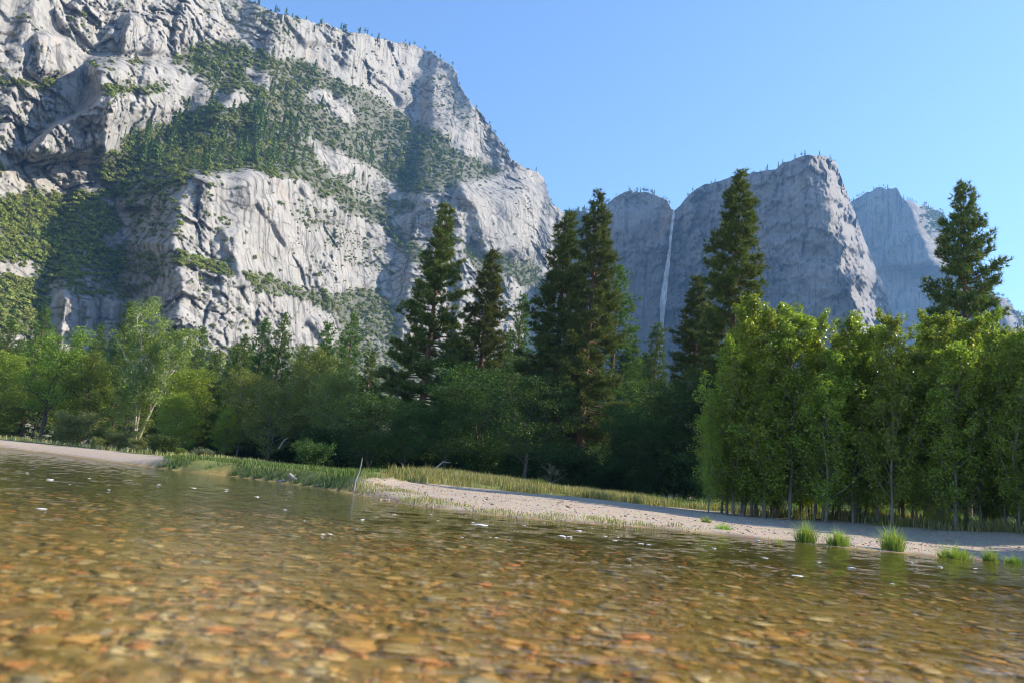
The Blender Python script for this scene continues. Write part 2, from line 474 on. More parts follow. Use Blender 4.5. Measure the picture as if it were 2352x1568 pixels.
# ------------------------------------------------------------------ valley floor, river, banks
SHORE_PX = [(0, 1027), (110, 1040), (200, 1052), (300, 1066), (420, 1081), (520, 1091), (620, 1104), (720, 1117), (810, 1131), (880, 1145), (960, 1161), (1050, 1172), (1180, 1187),
            (1300, 1197), (1450, 1207), (1600, 1221), (1800, 1241), (2000, 1263), (2200, 1281), (2352, 1293)]
SHORE = np.array([on_plane(*p)[:2] for p in SHORE_PX])
SHORE = np.concatenate([[[-900, 190], [-330, 140], [-150, 112]], SHORE, [[24, 27.5], [40, 26], [80, 14], [160, -30], [500, -160]]])

def shore_dist(x, y):
    """Signed distance to the waterline (positive on land) and position along it (picture x)."""
    p = np.stack([x, y], -1).reshape(-1, 2)
    best = np.full(len(p), 1e9); sgn = np.ones(len(p)); par = np.zeros(len(p))
    for k in range(len(SHORE) - 1):
        a, b = SHORE[k], SHORE[k + 1]
        d = b - a
        t = np.clip(((p - a) @ d) / (d @ d), 0, 1)
        v = p - (a + t[:, None] * d)
        r = np.hypot(v[:, 0], v[:, 1])
        m = r < best
        best = np.where(m, r, best)
        sgn = np.where(m, np.sign(d[0] * v[:, 1] - d[1] * v[:, 0]), sgn)
        par = np.where(m, k + t, par)
    return (best * np.where(sgn == 0, 1, sgn)).reshape(np.shape(x)), par.reshape(np.shape(x))

_SX, _SY = SHORE[11:, 0], SHORE[11:, 1]
_BX = np.array([-30, -6.5, -5, -2, 3, 9, 14, 18, 21.6, 25, 40, 90, 160, 500.])
_BY = np.array([60, 37, 44, 50, 50, 52, 56, 49, 40.5, 36.5, 34, 26, -15, -140.])
def ground_z(x, y):
    x = np.asarray(x, float); y = np.asarray(y, float)
    d, par = shore_dist(x, y)
    dl = np.maximum(d, 0)
    w_sand = sstep((-20 - x) / 10); w_gravel = sstep((x + 8.5) / 3.5)
    w_bank = np.clip(1 - w_sand - w_gravel, 0, 1)
    sand = 1.05 * (1 - np.exp(-dl / 6)) + 0.004 * np.minimum(dl, 200)
    bank = 0.80 * sstep(dl / 1.3) + 0.006 * np.minimum(dl, 200)
    ys, yb = np.interp(x, _SX, _SY), np.interp(x, _BX, _BY)
    t = np.clip((y - ys) / (yb - ys), 0, 1)
    zb = np.interp(x, [-6, 3, 14, 17, 21.6, 25], [0.72, 0.76, 0.80, 0.82, 0.95, 1.22])
    over = np.maximum(y - yb, 0)
    grav = zb * (0.25 * (1 - np.exp(-9 * t)) + 0.75 * t ** 0.9) + 0.022 * np.minimum(over, 45) + 0.35 * sstep((7 - x) / 8) * sstep(over / 3.5)
    land = w_sand * sand + w_bank * bank + w_gravel * grav
    bed = -np.minimum(0.30, 0.05 * -np.minimum(d, 0))
    n = perlin(np.stack([x.ravel() / 7, y.ravel() / 7, np.zeros(x.size)], 1)).reshape(x.shape)
    land = land + 0.09 * n * sstep(d / 4)
    bed = bed + 0.03 * n * sstep(-d / 2)
    return np.where(d > 0, land, bed)

def zones(x, y):
    """Shares of bare gravel or sand, and of meadow grass."""
    d, par = shore_dist(x, y)
    n = fbm(np.stack([x.ravel() / 3.2, y.ravel() / 3.2, np.zeros(x.size)], 1), 3).reshape(x.shape)
    yb = np.interp(x, _BX, _BY)
    gravel = sstep((yb - y) / 1.5 + n * 0.8 + 0.5) * sstep((x + 6.6) / 0.8)
    gravel = np.maximum(gravel, sstep((-21 - x) / 3) * sstep((np.interp(x, [-60, -30, -22], [12, 9, 1.5]) - d) / 1.5 + n * 0.6))
    reach = np.interp(x, [-60, -20, 0, 6, 12, 18, 30], [34, 34, 62, 58, 40, 27, 17])
    return gravel, sstep((reach - d) / 5 + n) * (1 - gravel), d

def gz(x, y):
    return float(ground_z(np.array([x]), np.array([y]))[0])

# zones of the ground sheet
na, nr = 360, 300
ang = np.radians(np.concatenate([np.linspace(-180, -50, 60)[:-1], np.linspace(-50, 50, na - 119), np.linspace(50, 180, 60)[1:]]))
na = len(ang)
rad = 0.3 * (6000 / 0.3) ** (np.linspace(0, 1, nr))
TX = rad[:, None] * np.sin(ang)[None]; TY = rad[:, None] * np.cos(ang)[None]
TD, TP = shore_dist(TX, TY)
TZ = ground_z(TX, TY)
gravel_m, grass_m, _ = zones(TX, TY)
M = Mat('valley_ground')
v = M.coords()
peb = M.n('TexVoronoi'); M.put(peb.inputs['Vector'], v); peb.inputs['Scale'].default_value = 16
gcol = M.mix(0.55, M.ramp(M.noise(v, 0.9, 5, 0.6), [(0.3, (0.33, 0.235, 0.15)), (0.7, (0.48, 0.355, 0.235))]), M.mix(0.5, peb.outputs['Color'], (0.5, 0.4, 0.3), 'MULTIPLY'), 'MIX')
gcol = M.mix(0.35, gcol, (0.41, 0.295, 0.19))
grs = M.ramp(M.noise(v, 0.7, 5, 0.65), [(0.3, (0.09, 0.12, 0.03)), (0.55, (0.19, 0.20, 0.06)), (0.75, (0.30, 0.26, 0.10))])
flr = M.ramp(M.noise(v, 0.8, 5, 0.65), [(0.3, (0.04, 0.03, 0.018)), (0.7, (0.10, 0.075, 0.045))])
bedc = M.ramp(M.noise(v, 4.0, 7, 0.75), [(0.3, (0.12, 0.085, 0.03)), (0.5, (0.34, 0.24, 0.075)), (0.7, (0.58, 0.42, 0.17))])
bedc = M.mix(M.attr('deep'), bedc, M.ramp(M.noise(v, 2.2, 6, 0.75), [(0.35, (0.07, 0.06, 0.015)), (0.55, (0.17, 0.135, 0.035)), (0.72, (0.30, 0.22, 0.07))]))
col = M.mix(M.attr('grass'), flr, grs)
col = M.mix(M.attr('gravel'), col, gcol)
col = M.mix(M.attr('wet'), col, M.mix(1.0, col, (0.42, 0.40, 0.38), 'MULTIPLY'))
col = M.mix(M.attr('bed'), col, bedc)
M.base(col).rough(0.9, 0.2)
M.put(M.p.inputs['Normal'], M.bump(M.noise(v, 14.0, 5, 0.7), 0.6, 0.05))
GROUND = M.m
meT = make_mesh('ground', np.stack([TX, TY, TZ], -1).reshape(-1, 3), grid_faces(nr, na), GROUND, smooth=True,
                attrs={'gravel': gravel_m.ravel(), 'grass': grass_m.ravel(), 'bed': sstep((-TD.ravel()) / 0.3), 'wet': sstep((0.55 - TD.ravel()) / 0.4), 'deep': (sstep((TY - 6.5 + 1.2 * perlin(np.stack([TX.ravel() / 2.5, TY.ravel() / 1.5, TX.ravel() * 0], 1)).reshape(TX.shape)) / 5) * sstep((-TD) / 2)).ravel()})
ground = tag(link('ground', meT), 'pale gravel bars, meadow bank and forest floor of the valley', 'ground', kind='structure')

# ---- water sheet with real ripples
na2, nr2 = 360, 330
a2 = np.radians(np.concatenate([np.linspace(-88, -52, 20)[:-1], np.linspace(-52, 52, na2 - 38), np.linspace(52, 88, 20)[1:]])); r2 = 1.4 * (190 / 1.4) ** np.linspace(0, 1, nr2)
WX = r2[:, None] * np.sin(a2)[None]; WY = r2[:, None] * np.cos(a2)[None] - 3.0
flow = np.radians(-14)
fu = WX * np.cos(flow) + WY * np.sin(flow); fvv = -WX * np.sin(flow) + WY * np.cos(flow)
amp = np.clip(1 / (1 + (r2 / 60) ** 2), 0, 1)[:, None]
q = lambda sx, sy, s: np.stack([fu.ravel() / sx, fvv.ravel() / sy, np.full(fu.size, s)], 1)
WZ = (0.016 * fbm(q(0.85, 0.36, 1.0), 2).reshape(fu.shape) + 0.010 * perlin(q(0.26, 0.10, 4.0)).reshape(fu.shape) * np.clip(9 / r2[:, None], 0, 1)
      + 0.012 * perlin(q(2.6, 1.3, 9.0)).reshape(fu.shape)) * amp
M = Mat('river_water')
g = M.p
M.base((1.0, 0.96, 0.74))
g.inputs['Transmission Weight'].default_value = 1.0
g.inputs['IOR'].default_value = 1.333
g.inputs['Roughness'].default_value = 0.0
nb = M.noise(M.coords((1.0, 2.0, 1.0), (0, 0, flow)), 5.0, 3, 0.5)
nb2 = M.noise(M.coords((0.7, 1.5, 1.0), (0, 0, flow)), 13.0, 2, 0.5)
M.put(g.inputs['Normal'], M.bump(nb2, 0.55, 0.012, M.bump(nb, 0.5, 0.03)))
WATER = M.m
water = tag(link('river_water', make_mesh('river', np.stack([WX, WY, WZ], -1).reshape(-1, 3), grid_faces(nr2, na2), WATER, smooth=True)),
            'clear shallow rippled river over golden stones', 'river', kind='structure')
# ------------------------------------------------------------------ river stones
def ico(sub):
    t = (1 + 5 ** 0.5) / 2
    v = [(-1, t, 0), (1, t, 0), (-1, -t, 0), (1, -t, 0), (0, -1, t), (0, 1, t), (0, -1, -t), (0, 1, -t), (t, 0, -1), (t, 0, 1), (-t, 0, -1), (-t, 0, 1)]
    f = [(0, 11, 5), (0, 5, 1), (0, 1, 7), (0, 7, 10), (0, 10, 11), (1, 5, 9), (5, 11, 4), (11, 10, 2), (10, 7, 6), (7, 1, 8),
         (3, 9, 4), (3, 4, 2), (3, 2, 6), (3, 6, 8), (3, 8, 9), (4, 9, 5), (2, 4, 11), (6, 2, 10), (8, 6, 7), (9, 8, 1)]
    v = [np.array(p) / np.linalg.norm(p) for p in v]
    for _ in range(sub):
        cache, g = {}, []
        def mid(a, b):
            k = (min(a, b), max(a, b))
            if k not in cache:
                p = v[a] + v[b]
                v.append(p / np.linalg.norm(p)); cache[k] = len(v) - 1
            return cache[k]
        for a, b, c in f:
            ab, bc, ca = mid(a, b), mid(b, c), mid(c, a)
            g += [(a, ab, ca), (b, bc, ab), (c, ca, bc), (ab, bc, ca)]
        f = g
    return np.array(v), np.array(f)

ICO0, ICO1 = ico(0), ico(1)

def stone_shape(sub, seed):
    v, f = (ICO0, ICO1)[sub]
    r = np.random.default_rng(seed)
    s = 1 + 0.5 * perlin(v * 0.9 + seed * 7.7) + 0.22 * perlin(v * 2.3 + seed * 3.1)
    return v * s[:, None] * np.array([1.0, r.uniform(0.62, 0.95), r.uniform(0.36, 0.6)]), f

M = Mat('river_stone')
oi = M.n('ObjectInfo'); gi = M.n('NewGeometry')
rnd = M.math('FRACT', M.math('ADD', oi.outputs['Random'], gi.outputs['Random Per Island']))
scol = M.ramp(rnd, [(0.0, (0.55, 0.33, 0.09)), (0.14, (0.78, 0.44, 0.14)), (0.28, (0.36, 0.25, 0.07)), (0.40, (0.76, 0.52, 0.22)), (0.52, (0.74, 0.27, 0.09)), (0.62, (0.40, 0.32, 0.15)),
                    (0.72, (0.85, 0.70, 0.42)), (0.82, (0.46, 0.45, 0.37)), (0.90, (0.72, 0.34, 0.13)), (0.97, (0.13, 0.095, 0.05))], 'CONSTANT')
v = M.coords(which='Generated')
scol = M.mix(M.ramp(M.noise(v, 3.0, 5, 0.65), [(0.35, 0.0), (0.7, 0.35)]), scol, (0.40, 0.27, 0.075))
M.base(M.mix(0.14, scol, (1.0, 0.68, 0.28))).rough(0.75, 0.25)
STONE = M.m

def scatter_stones(y0, y1, per_m2, smed, sub, seed):
    r = np.random.default_rng(seed)
    n = int(per_m2 * 0.86 * (y1 ** 2 - y0 ** 2) + per_m2 * (y1 - y0))
    Y = np.sqrt(r.uniform(y0 ** 2, y1 ** 2, n)); X = r.uniform(-1, 1, n) * (0.86 * Y + 0.5)
    s = smed * np.exp(r.normal(0, 0.55, n)); s = np.clip(s, smed * 0.45, smed * 3.6)
    return X, Y, s
sh1 = [stone_shape(1, k) for k in range(10)]
sh0 = [stone_shape(0, k + 40) for k in range(10)]
X1, Y1, S1 = scatter_stones(1.2, 5.2, 105, 0.029, 1, 1)
X2, Y2, S2 = scatter_stones(5.2, 13, 85, 0.032, 0, 2)
X3, Y3, S3 = scatter_stones(1.2, 5.6, 380, 0.015, 0, 3)
keep3 = fbm(np.stack([X3 / 0.6, Y3 / 0.6, X3 * 0], 1), 3) > -0.45
X2, Y2, S2 = (np.concatenate([p, q[keep3]]) for p, q in ((X2, X3), (Y2, Y3), (S2, S3)))
Z1 = ground_z(X1, Y1); Z2 = ground_z(X2, Y2)
score = S1 / np.hypot(X1, Y1)
px_, py_ = to_picture(np.stack([X1, Y1, Z1 * 0.35], 1))
score[(px_ < 20) | (px_ > 2330) | (py_ > 1560)] = 0
big = np.argsort(-score)[:300]
stone_me = [make_mesh('stone', v_, f_, STONE, smooth=True) for v_, f_ in sh1]
for k, i in enumerate(big):
    o = link('stone', stone_me[k % 10], ground, (X1[i], Y1[i], Z1[i] + 0.45 * S1[i]), (rng.normal(0, 0.18), rng.normal(0, 0.18), rng.uniform(0, 6.28)), (S1[i],) * 3)
rest = np.ones(len(X1), bool); rest[big] = False

def join_shapes(shapes, X, Y, Z, S, seed, tilt=0.2):
    r = np.random.default_rng(seed)
    V, F, n0 = [], [], 0
    pick = r.integers(0, len(shapes), len(X)); az = r.uniform(0, 6.283, len(X)); tx, ty = r.normal(0, tilt, (2, len(X)))
    for k, (v_, f_) in enumerate(shapes):
        m = pick == k
        c, s = np.cos(az[m])[:, None], np.sin(az[m])[:, None]
        x = v_[None, :, 0] * c - v_[None, :, 1] * s; y = v_[None, :, 0] * s + v_[None, :, 1] * c
        z = v_[None, :, 2] + x * tx[m][:, None] + y * ty[m][:, None]
        P = np.stack([x, y, z], -1) * S[m][:, None, None] + np.stack([X[m], Y[m], Z[m]], 1)[:, None]
        V.append(P.reshape(-1, 3)); cnt = m.sum()
        F.append((f_[None] + (n0 + np.arange(cnt) * len(v_))[:, None, None]).reshape(-1, f_.shape[1])); n0 += cnt * len(v_)
    return np.concatenate(V), np.concatenate(F)
va, fa = join_shapes(sh1, X1[rest], Y1[rest], Z1[rest] + 0.3 * S1[rest], S1[rest], 5)
vb, fb = join_shapes(sh0, X2, Y2, Z2 + 0.3 * S2, S2, 6)
me = make_mesh('stones', np.concatenate([va, vb]), np.concatenate([fa, fb + len(va)]), STONE, smooth=True)
stones = tag(link('river_stones', me, ground), kind='stuff')
# ------------------------------------------------------------------ plants: materials and builders
def leaf_material(name, stops, rough=0.45, spec=0.4, trans=0.3, tint=(0.9, 1.0, 0.35)):
    M = Mat(name)
    gi = M.n('NewGeometry'); oi = M.n('ObjectInfo')
    col = M.ramp(gi.outputs['Random Per Island'], stops)
    hs = M.n('HueSaturation')
    M.put(hs.inputs['Color'], col)
    M.put(hs.inputs['Value'], M.math('ADD', M.math('MULTIPLY', oi.outputs['Random'], 0.35), 0.82))
    M.put(hs.inputs['Hue'], M.math('ADD', M.math('MULTIPLY', oi.outputs['Random'], 0.03), 0.485))
    col = hs.outputs[0]
    M.base(col).rough(rough, spec)
    tl = M.n('BsdfTranslucent')
    M.put(tl.inputs[0], M.mix(1.0, col, tint, 'MULTIPLY'))
    mx = M.n('MixShader'); mx.inputs[0].default_value = trans
    M.t.links.new(M.p.outputs[0], mx.inputs[1]); M.t.links.new(tl.outputs[0], mx.inputs[2]); M.t.links.new(mx.outputs[0], M.out.inputs[0])
    return M.m

NEEDLE = leaf_material('pine_needles', [(0.0, (0.060, 0.092, 0.024)), (0.5, (0.115, 0.158, 0.034)), (0.9, (0.209, 0.232, 0.053)), (1.0, (0.288, 0.180, 0.059))], 0.55, 0.12, 0.22)
NEEDLE_FIR = leaf_material('fir_needles', [(0.0, (0.075, 0.130, 0.040)), (0.6, (0.131, 0.208, 0.050)), (1.0, (0.206, 0.270, 0.066))], 0.55, 0.12, 0.25)
LEAF_OAK = leaf_material('oak_leaves', [(0.0, (0.035, 0.070, 0.014)), (0.6, (0.065, 0.114, 0.023)), (1.0, (0.114, 0.164, 0.042))], 0.5, 0.15, 0.28)
LEAF_POPLAR = leaf_material('poplar_leaves', [(0.0, (0.150, 0.220, 0.027)), (0.6, (0.300, 0.372, 0.048)), (1.0, (0.482, 0.517, 0.102))], 0.32, 0.4, 0.52)
LEAF_COTTON = leaf_material('cottonwood_leaves', [(0.0, (0.140, 0.196, 0.038)), (0.6, (0.250, 0.307, 0.067)), (1.0, (0.404, 0.432, 0.133))], 0.5, 0.15, 0.3)
LEAF_MID = leaf_material('mid_green_leaves', [(0.0, (0.106, 0.174, 0.026)), (0.6, (0.196, 0.280, 0.041)), (1.0, (0.319, 0.379, 0.080))], 0.5, 0.15, 0.32)
LEAF_WILLOW = leaf_material('willow_leaves', [(0.0, (0.13, 0.16, 0.045)), (0.6, (0.21, 0.235, 0.07)), (1.0, (0.32, 0.32, 0.12))], 0.5, 0.3, 0.35)
LEAF_GREY = leaf_material('grey_willow_leaves', [(0.0, (0.10, 0.13, 0.06)), (0.6, (0.17, 0.20, 0.10)), (1.0, (0.26, 0.28, 0.17))], 0.5, 0.3, 0.3)
LEAF_BRUSH = leaf_material('mountain_brush_leaves', [(0.0, (0.113, 0.138, 0.025)), (0.6, (0.198, 0.232, 0.038)), (1.0, (0.289, 0.309, 0.063))], 0.6, 0.2, 0.15)
NEEDLE_FAR = leaf_material('mountain_needles', [(0.0, (0.072, 0.120, 0.024)), (0.6, (0.112, 0.174, 0.033)), (1.0, (0.173, 0.228, 0.046))], 0.6, 0.2, 0.15)
NEEDLE_DEAD = leaf_material('dead_needles', [(0.0, (0.12, 0.10, 0.06)), (0.6, (0.18, 0.15, 0.08)), (1.0, (0.13, 0.15, 0.06))], 0.6, 0.2, 0.15)
GRASS = leaf_material('meadow_grass', [(0.0, (0.150, 0.165, 0.055)), (0.5, (0.300, 0.275, 0.105)), (1.0, (0.500, 0.410, 0.200))], 0.5, 0.3, 0.35)
GRASS_LUSH = leaf_material('lush_grass', [(0.0, (0.06, 0.105, 0.022)), (0.6, (0.12, 0.175, 0.04)), (1.0, (0.23, 0.25, 0.085))], 0.5, 0.3, 0.35)
TUFT = leaf_material('tuft_grass', [(0.0, (0.22, 0.33, 0.05)), (0.6, (0.36, 0.48, 0.09)), (1.0, (0.52, 0.58, 0.18))], 0.45, 0.35, 0.4)

def bark_material(name, a, b, scale=3.0):
    M = Mat(name)
    M.base(M.ramp(M.noise(M.coords((1, 1, 0.25)), scale, 5, 0.7), [(0.35, a), (0.65, b)])).rough(0.9, 0.15)
    M.put(M.p.inputs['Normal'], M.bump(M.noise(M.coords((1, 1, 0.2)), scale * 2.5, 4, 0.7), 0.6, 0.05))
    return M.m
BARK_PINE = bark_material('pine_bark', (0.07, 0.042, 0.028), (0.27, 0.155, 0.09), 2.0)
BARK_DARK = bark_material('dark_bark', (0.045, 0.036, 0.028), (0.14, 0.115, 0.09))
BARK_PALE = bark_material('pale_bark', (0.30, 0.27, 0.22), (0.62, 0.58, 0.50))
BARK_POPLAR = bark_material('poplar_bark', (0.10, 0.088, 0.068), (0.27, 0.24, 0.19))
WOOD_GREY = bark_material('weathered_wood', (0.20, 0.17, 0.14), (0.42, 0.37, 0.31), 6.0)

class Geo:
    def __init__(self):
        self.v, self.f, self.n = [], [], 0
    def add(self, v, f):
        self.v.append(v); self.f.append(f + self.n); self.n += len(v)
    def mesh(self, name, mat, smooth=False):
        by = {}
        for f in self.f:
            by.setdefault(f.shape[1], []).append(f)
        return make_mesh(name, np.concatenate(self.v), [np.concatenate(b) for b in by.values()], mat, smooth=smooth)
    def tube(self, path, rad, sides=6):
        path = np.asarray(path, float); rad = np.asarray(rad, float)
        t = np.gradient(path, axis=0); t /= np.linalg.norm(t, axis=1, keepdims=True) + 1e-9
        ref = np.array([0.31, 0.95, 0.1]) if abs(t[0, 2]) > 0.7 else np.array([0.05, 0.1, 1.0])
        a = np.cross(t, ref); a /= np.linalg.norm(a, axis=1, keepdims=True) + 1e-9
        b = np.cross(t, a)
        w = np.linspace(0, 2 * np.pi, sides + 1)[:-1]
        ring = path[:, None] + rad[:, None, None] * (np.cos(w)[None, :, None] * a[:, None] + np.sin(w)[None, :, None] * b[:, None])
        i = np.arange(len(path) * sides).reshape(len(path), sides); j = np.roll(i, -1, 1)
        self.add(ring.reshape(-1, 3), np.stack([i[:-1], j[:-1], j[1:], i[1:]], -1).reshape(-1, 4))
    def leaves(self, c, size, r, up=0.5, aspect=0.62, fold=0.12, out=None, outw=0.6):
        """Folded four-cornered leaves at points c."""
        n = len(c)
        nn = r.normal(size=(n, 3)); nn[:, 2] += up
        if out is not None:
            nn += outw * out
        nn /= np.linalg.norm(nn, axis=1, keepdims=True)
        a = np.cross(nn, r.normal(size=(n, 3))); a /= np.linalg.norm(a, axis=1, keepdims=True)
        b = np.cross(nn, a)
        s = (size * r.uniform(0.65, 1.35, n))[:, None]
        V = np.stack([c - a * s * 0.5, c + b * s * aspect * 0.5 + nn * s * fold, c + a * s * 0.5, c - b * s * aspect * 0.5 + nn * s * fold], 1).reshape(-1, 3)
        self.add(V, np.arange(4 * n).reshape(n, 4))
    def needles(self, c, d, length, width, per, r, spread=0.8):
        """Sprays of thin needle blades at points c, heading along d."""
        n = len(c)
        dd = np.repeat(d, per, 0) + spread * r.normal(size=(n * per, 3)); dd /= np.linalg.norm(dd, axis=1, keepdims=True)
        cc = np.repeat(c, per, 0)
        L = (length * r.uniform(0.6, 1.25, n * per))[:, None]
        a = np.cross(dd, r.normal(size=(n * per, 3))); a /= np.linalg.norm(a, axis=1, keepdims=True)
        V = np.stack([cc - a * width * 0.5, cc + a * width * 0.5, cc + dd * L], 1).reshape(-1, 3)
        self.add(V, np.arange(3 * n * per).reshape(-1, 3))

def bez(p0, p1, p2, n):
    t = np.linspace(0, 1, n)[:, None]
    return (1 - t) ** 2 * p0 + 2 * t * (1 - t) * p1 + t ** 2 * p2

def conifer(seed, H=34.0, R=5.4, base=0.2, nb=105, twig=0.62, tuft=4, per=9, nl=0.55, nw=0.075, r0=None, taper=0.85, droop=0.0, bark=None, leaf=None, gaps=0.25, bare=0.0):
    r = np.random.default_rng(seed)
    W, L = Geo(), Geo()
    r0 = r0 or H * 0.0155
    tz = np.linspace(0, 1, 14)
    bend = H * 0.012 * np.stack([perlin(np.stack([tz * 2, tz * 0 + seed, tz * 0], 1)), perlin(np.stack([tz * 2, tz * 0 + seed + 50, tz * 0], 1)), tz * 0], 1)
    tp = np.stack([tz * 0, tz * 0, tz * H], 1) + bend * tz[:, None]
    trunk_at = lambda t: np.array([np.interp(t, tz, tp[:, k]) for k in range(3)])
    W.tube(tp, np.maximum(r0 * (1 - tz) ** 0.9, 0.03), 9)
    ph = r.uniform(0, 6.28)
    lump = r.uniform(0.6, 1.15, 40)
    C, D = [], []
    for i in range(nb):
        q = ((i + r.uniform(0, 1)) / nb) ** 1.08
        t = base + (0.985 - base) * q
        ph += 2.4 + r.normal(0, 0.5)
        prof = (1 - q) ** taper * (0.62 + 0.38 * min(1, q / 0.18)) + 0.035
        ln = R * prof * lump[int(q * 20) % 20 + (20 if math.cos(ph) > 0 else 0)] * r.uniform(0.75, 1.12)
        if r.random() < gaps * (1 - q) * 0.8:
            ln *= 0.45
        p0 = trunk_at(t)
        el = -0.22 + 0.85 * q ** 1.3 + r.normal(0, 0.1) - droop
        h = np.array([math.cos(ph), math.sin(ph), 0])
        p1 = p0 + h * ln * 0.5 * math.cos(el) + np.array([0, 0, ln * 0.5 * math.sin(el - 0.15)])
        p2 = p0 + h * ln * math.cos(el) + np.array([0, 0, ln * (math.sin(el) + 0.10)])
        path = bez(p0, p1, p2, 6)
        rb = max(0.028, 0.020 * ln)
        W.tube(path, np.linspace(rb, rb * 0.3, 6), 4)
        if r.random() < bare:
            continue
        m = max(2, int(ln / twig))
        ts = np.clip(r.uniform(0.28 + 0.1 * (1 - q), 1.02, m), 0, 1); ts[0] = 1.0
        side = np.array([-h[1], h[0], 0])
        for tt in ts:
            k = tt * 5
            b0 = path[min(int(k), 4)] * (1 - (k - min(int(k), 4))) + path[min(int(k), 4) + 1] * (k - min(int(k), 4))
            off = r.normal(0, 0.5) * (0.26 * ln * (1.15 - tt) + 0.25)
            e = b0 + side * off + h * abs(off) * 0.5 + np.array([0, 0, r.normal(0.12, 0.14)])
            if abs(off) > 0.9:
                W.tube(np.stack([b0, (b0 + e) / 2 - [0, 0, 0.05], e]), [0.02, 0.016, 0.012], 3)
            dd = (e - b0) + 0.5 * h + np.array([0, 0, 0.35])
            dd /= np.linalg.norm(dd)
            for _ in range(tuft):
                C.append(e + r.normal(0, 0.24, 3) * np.array([1, 1, 0.7])); D.append(dd)
    L.needles(np.array(C), np.array(D), nl, nw, per, r)
    return W.mesh('trunk', bark or BARK_PINE, True), L.mesh('crown', leaf or NEEDLE), H

def broadleaf(seed, H=16.0, R=5.0, base=0.25, stems=1, limbs=16, twigs=6, clump=1.0, per=26, size=0.2, r0=None, lean=(0, 0), rise=0.7, bark=None, leaf=None, shape='round', flat=0.65, up=0.5, dead=0.0, wig=0.05):
    """Trunk(s), limbs, twigs with leaf clumps at their ends."""
    r = np.random.default_rng(seed)
    W, L = Geo(), Geo()
    r0 = r0 or H * 0.016
    C, O = [], []
    for s in range(stems):
        a0 = r.uniform(0, 6.28)
        sp = 0.0 if stems == 1 else 0.16 * H
        tz = np.linspace(0, 1, 9)
        hs = H * (1.0 if s == 0 else r.uniform(0.75, 0.97))
        tp = np.stack([lean[0] * hs * tz ** 1.4 + sp * math.cos(a0) * tz, lean[1] * hs * tz ** 1.4 + sp * math.sin(a0) * tz, hs * tz * 0.93], 1)
        tp[:, :2] += wig * hs * np.stack([perlin(np.stack([tz * 3, tz * 0 + seed + s, tz * 0], 1)), perlin(np.stack([tz * 3, tz * 0 + seed + s + 9, tz * 0], 1))], 1) * tz[:, None]
        W.tube(tp, np.maximum(r0 / stems ** 0.4 * (1 - tz * 0.93) ** 1.1, 0.02), 7)
        ph = r.uniform(0, 6.28)
        nl_ = max(4, limbs // stems)
        for i in range(nl_):
            q = (i + r.uniform(0, 1)) / nl_
            t = base * 0.85 + (0.96 - base * 0.85) * q
            ph += 2.4 + r.normal(0, 0.4)
            if shape == 'round':
                prof = (max(0.05, 1 - (2 * (q * 0.92 + 0.02) - 0.75) ** 2 / 1.6)) ** 0.6
            elif shape == 'column':
                prof = ((0.5 + 0.5 * min(1, q / 0.25)) * (1 - 0.92 * q) ** 0.8 + 0.04) * r.uniform(0.6, 1.35)
            else:
                prof = 1 - 0.7 * q
            ln = R * prof * r.uniform(0.65, 1.15)
            p0 = np.array([np.interp(t, tz, tp[:, k]) for k in range(3)])
            h = np.array([math.cos(ph), math.sin(ph), 0])
            p1 = p0 + h * ln * 0.55 + np.array([0, 0, ln * rise * 0.35])
            p2 = p0 + h * ln * 0.95 + np.array([0, 0, ln * rise * r.uniform(0.7, 1.2)])
            path = bez(p0, p1, p2, 6)
            path[2:4] += r.normal(0, 0.05 * ln, (2, 3))
            rb = max(0.02, r0 * 0.45 * (ln / R) * (1 - 0.5 * q))
            W.tube(path, np.linspace(rb, rb * 0.25, 6), 5)
            for k in range(twigs):
                tt = r.uniform(0.3, 1.0) if k else 1.0
                j = min(int(tt * 5), 4); b0 = path[j] + (path[j + 1] - path[j]) * (tt * 5 - j)
                e = b0 + r.normal(0, 1, 3) * np.array([0.26, 0.26, 0.2]) * ((0.5 * R + 0.25 * ln) if shape == 'round' else (0.14 * R + 0.34 * ln)) * (0.9 if k else 0.3) + np.array([0, 0, 0.06 * R])
                if e[2] < 0.03 * H:
                    e[2] = 0.03 * H + abs(r.normal(0, 0.3))
                W.tube(np.stack([b0, (b0 + e) / 2 + r.normal(0, 0.04 * R, 3), e]), [rb * 0.4 + 0.008, rb * 0.25 + 0.006, 0.006], 3)
                if r.random() < dead:
                    continue
                n = int(per * r.uniform(0.6, 1.4))
                g = r.normal(size=(n, 3)); g *= (r.uniform(0.3, 1.0, n) ** 0.5 / np.linalg.norm(g, axis=1))[:, None]
                C.append(e + g * clump * np.array([1, 1, flat]) * r.uniform(0.75, 1.25) * (1.0 if shape == 'round' else 1.05 - 0.5 * q)); O.append(g)
    L.leaves(np.concatenate(C), size, r, up=up, out=np.concatenate(O))
    return W.mesh('trunk', bark or BARK_DARK, True), L.mesh('crown', leaf or LEAF_OAK), H

def plant(name, proto, x_top, y_top, Y, label, category='tree', group=None, rz=None, sx=1.0, z=None, H=None):
    """A tree standing at depth Y, its tip in line with picture point x_top, y_top."""
    u, v_ = ray(x_top, y_top)
    X = u * Y
    z = gz(X, Y) if z is None else z
    h = H or (CAM_H + v_ * Y - z)
    s = h / proto[2]
    root = link(name, None, loc=(X, Y, z - 0.03), rot=(0, 0, rng.uniform(0, 6.28) if rz is None else rz), scale=(s * sx, s * sx, s))
    root.empty_display_size = 0.2
    tag(root, label, category, group)
    link('trunk', proto[0], root); link('crown', proto[1], root)
    return root

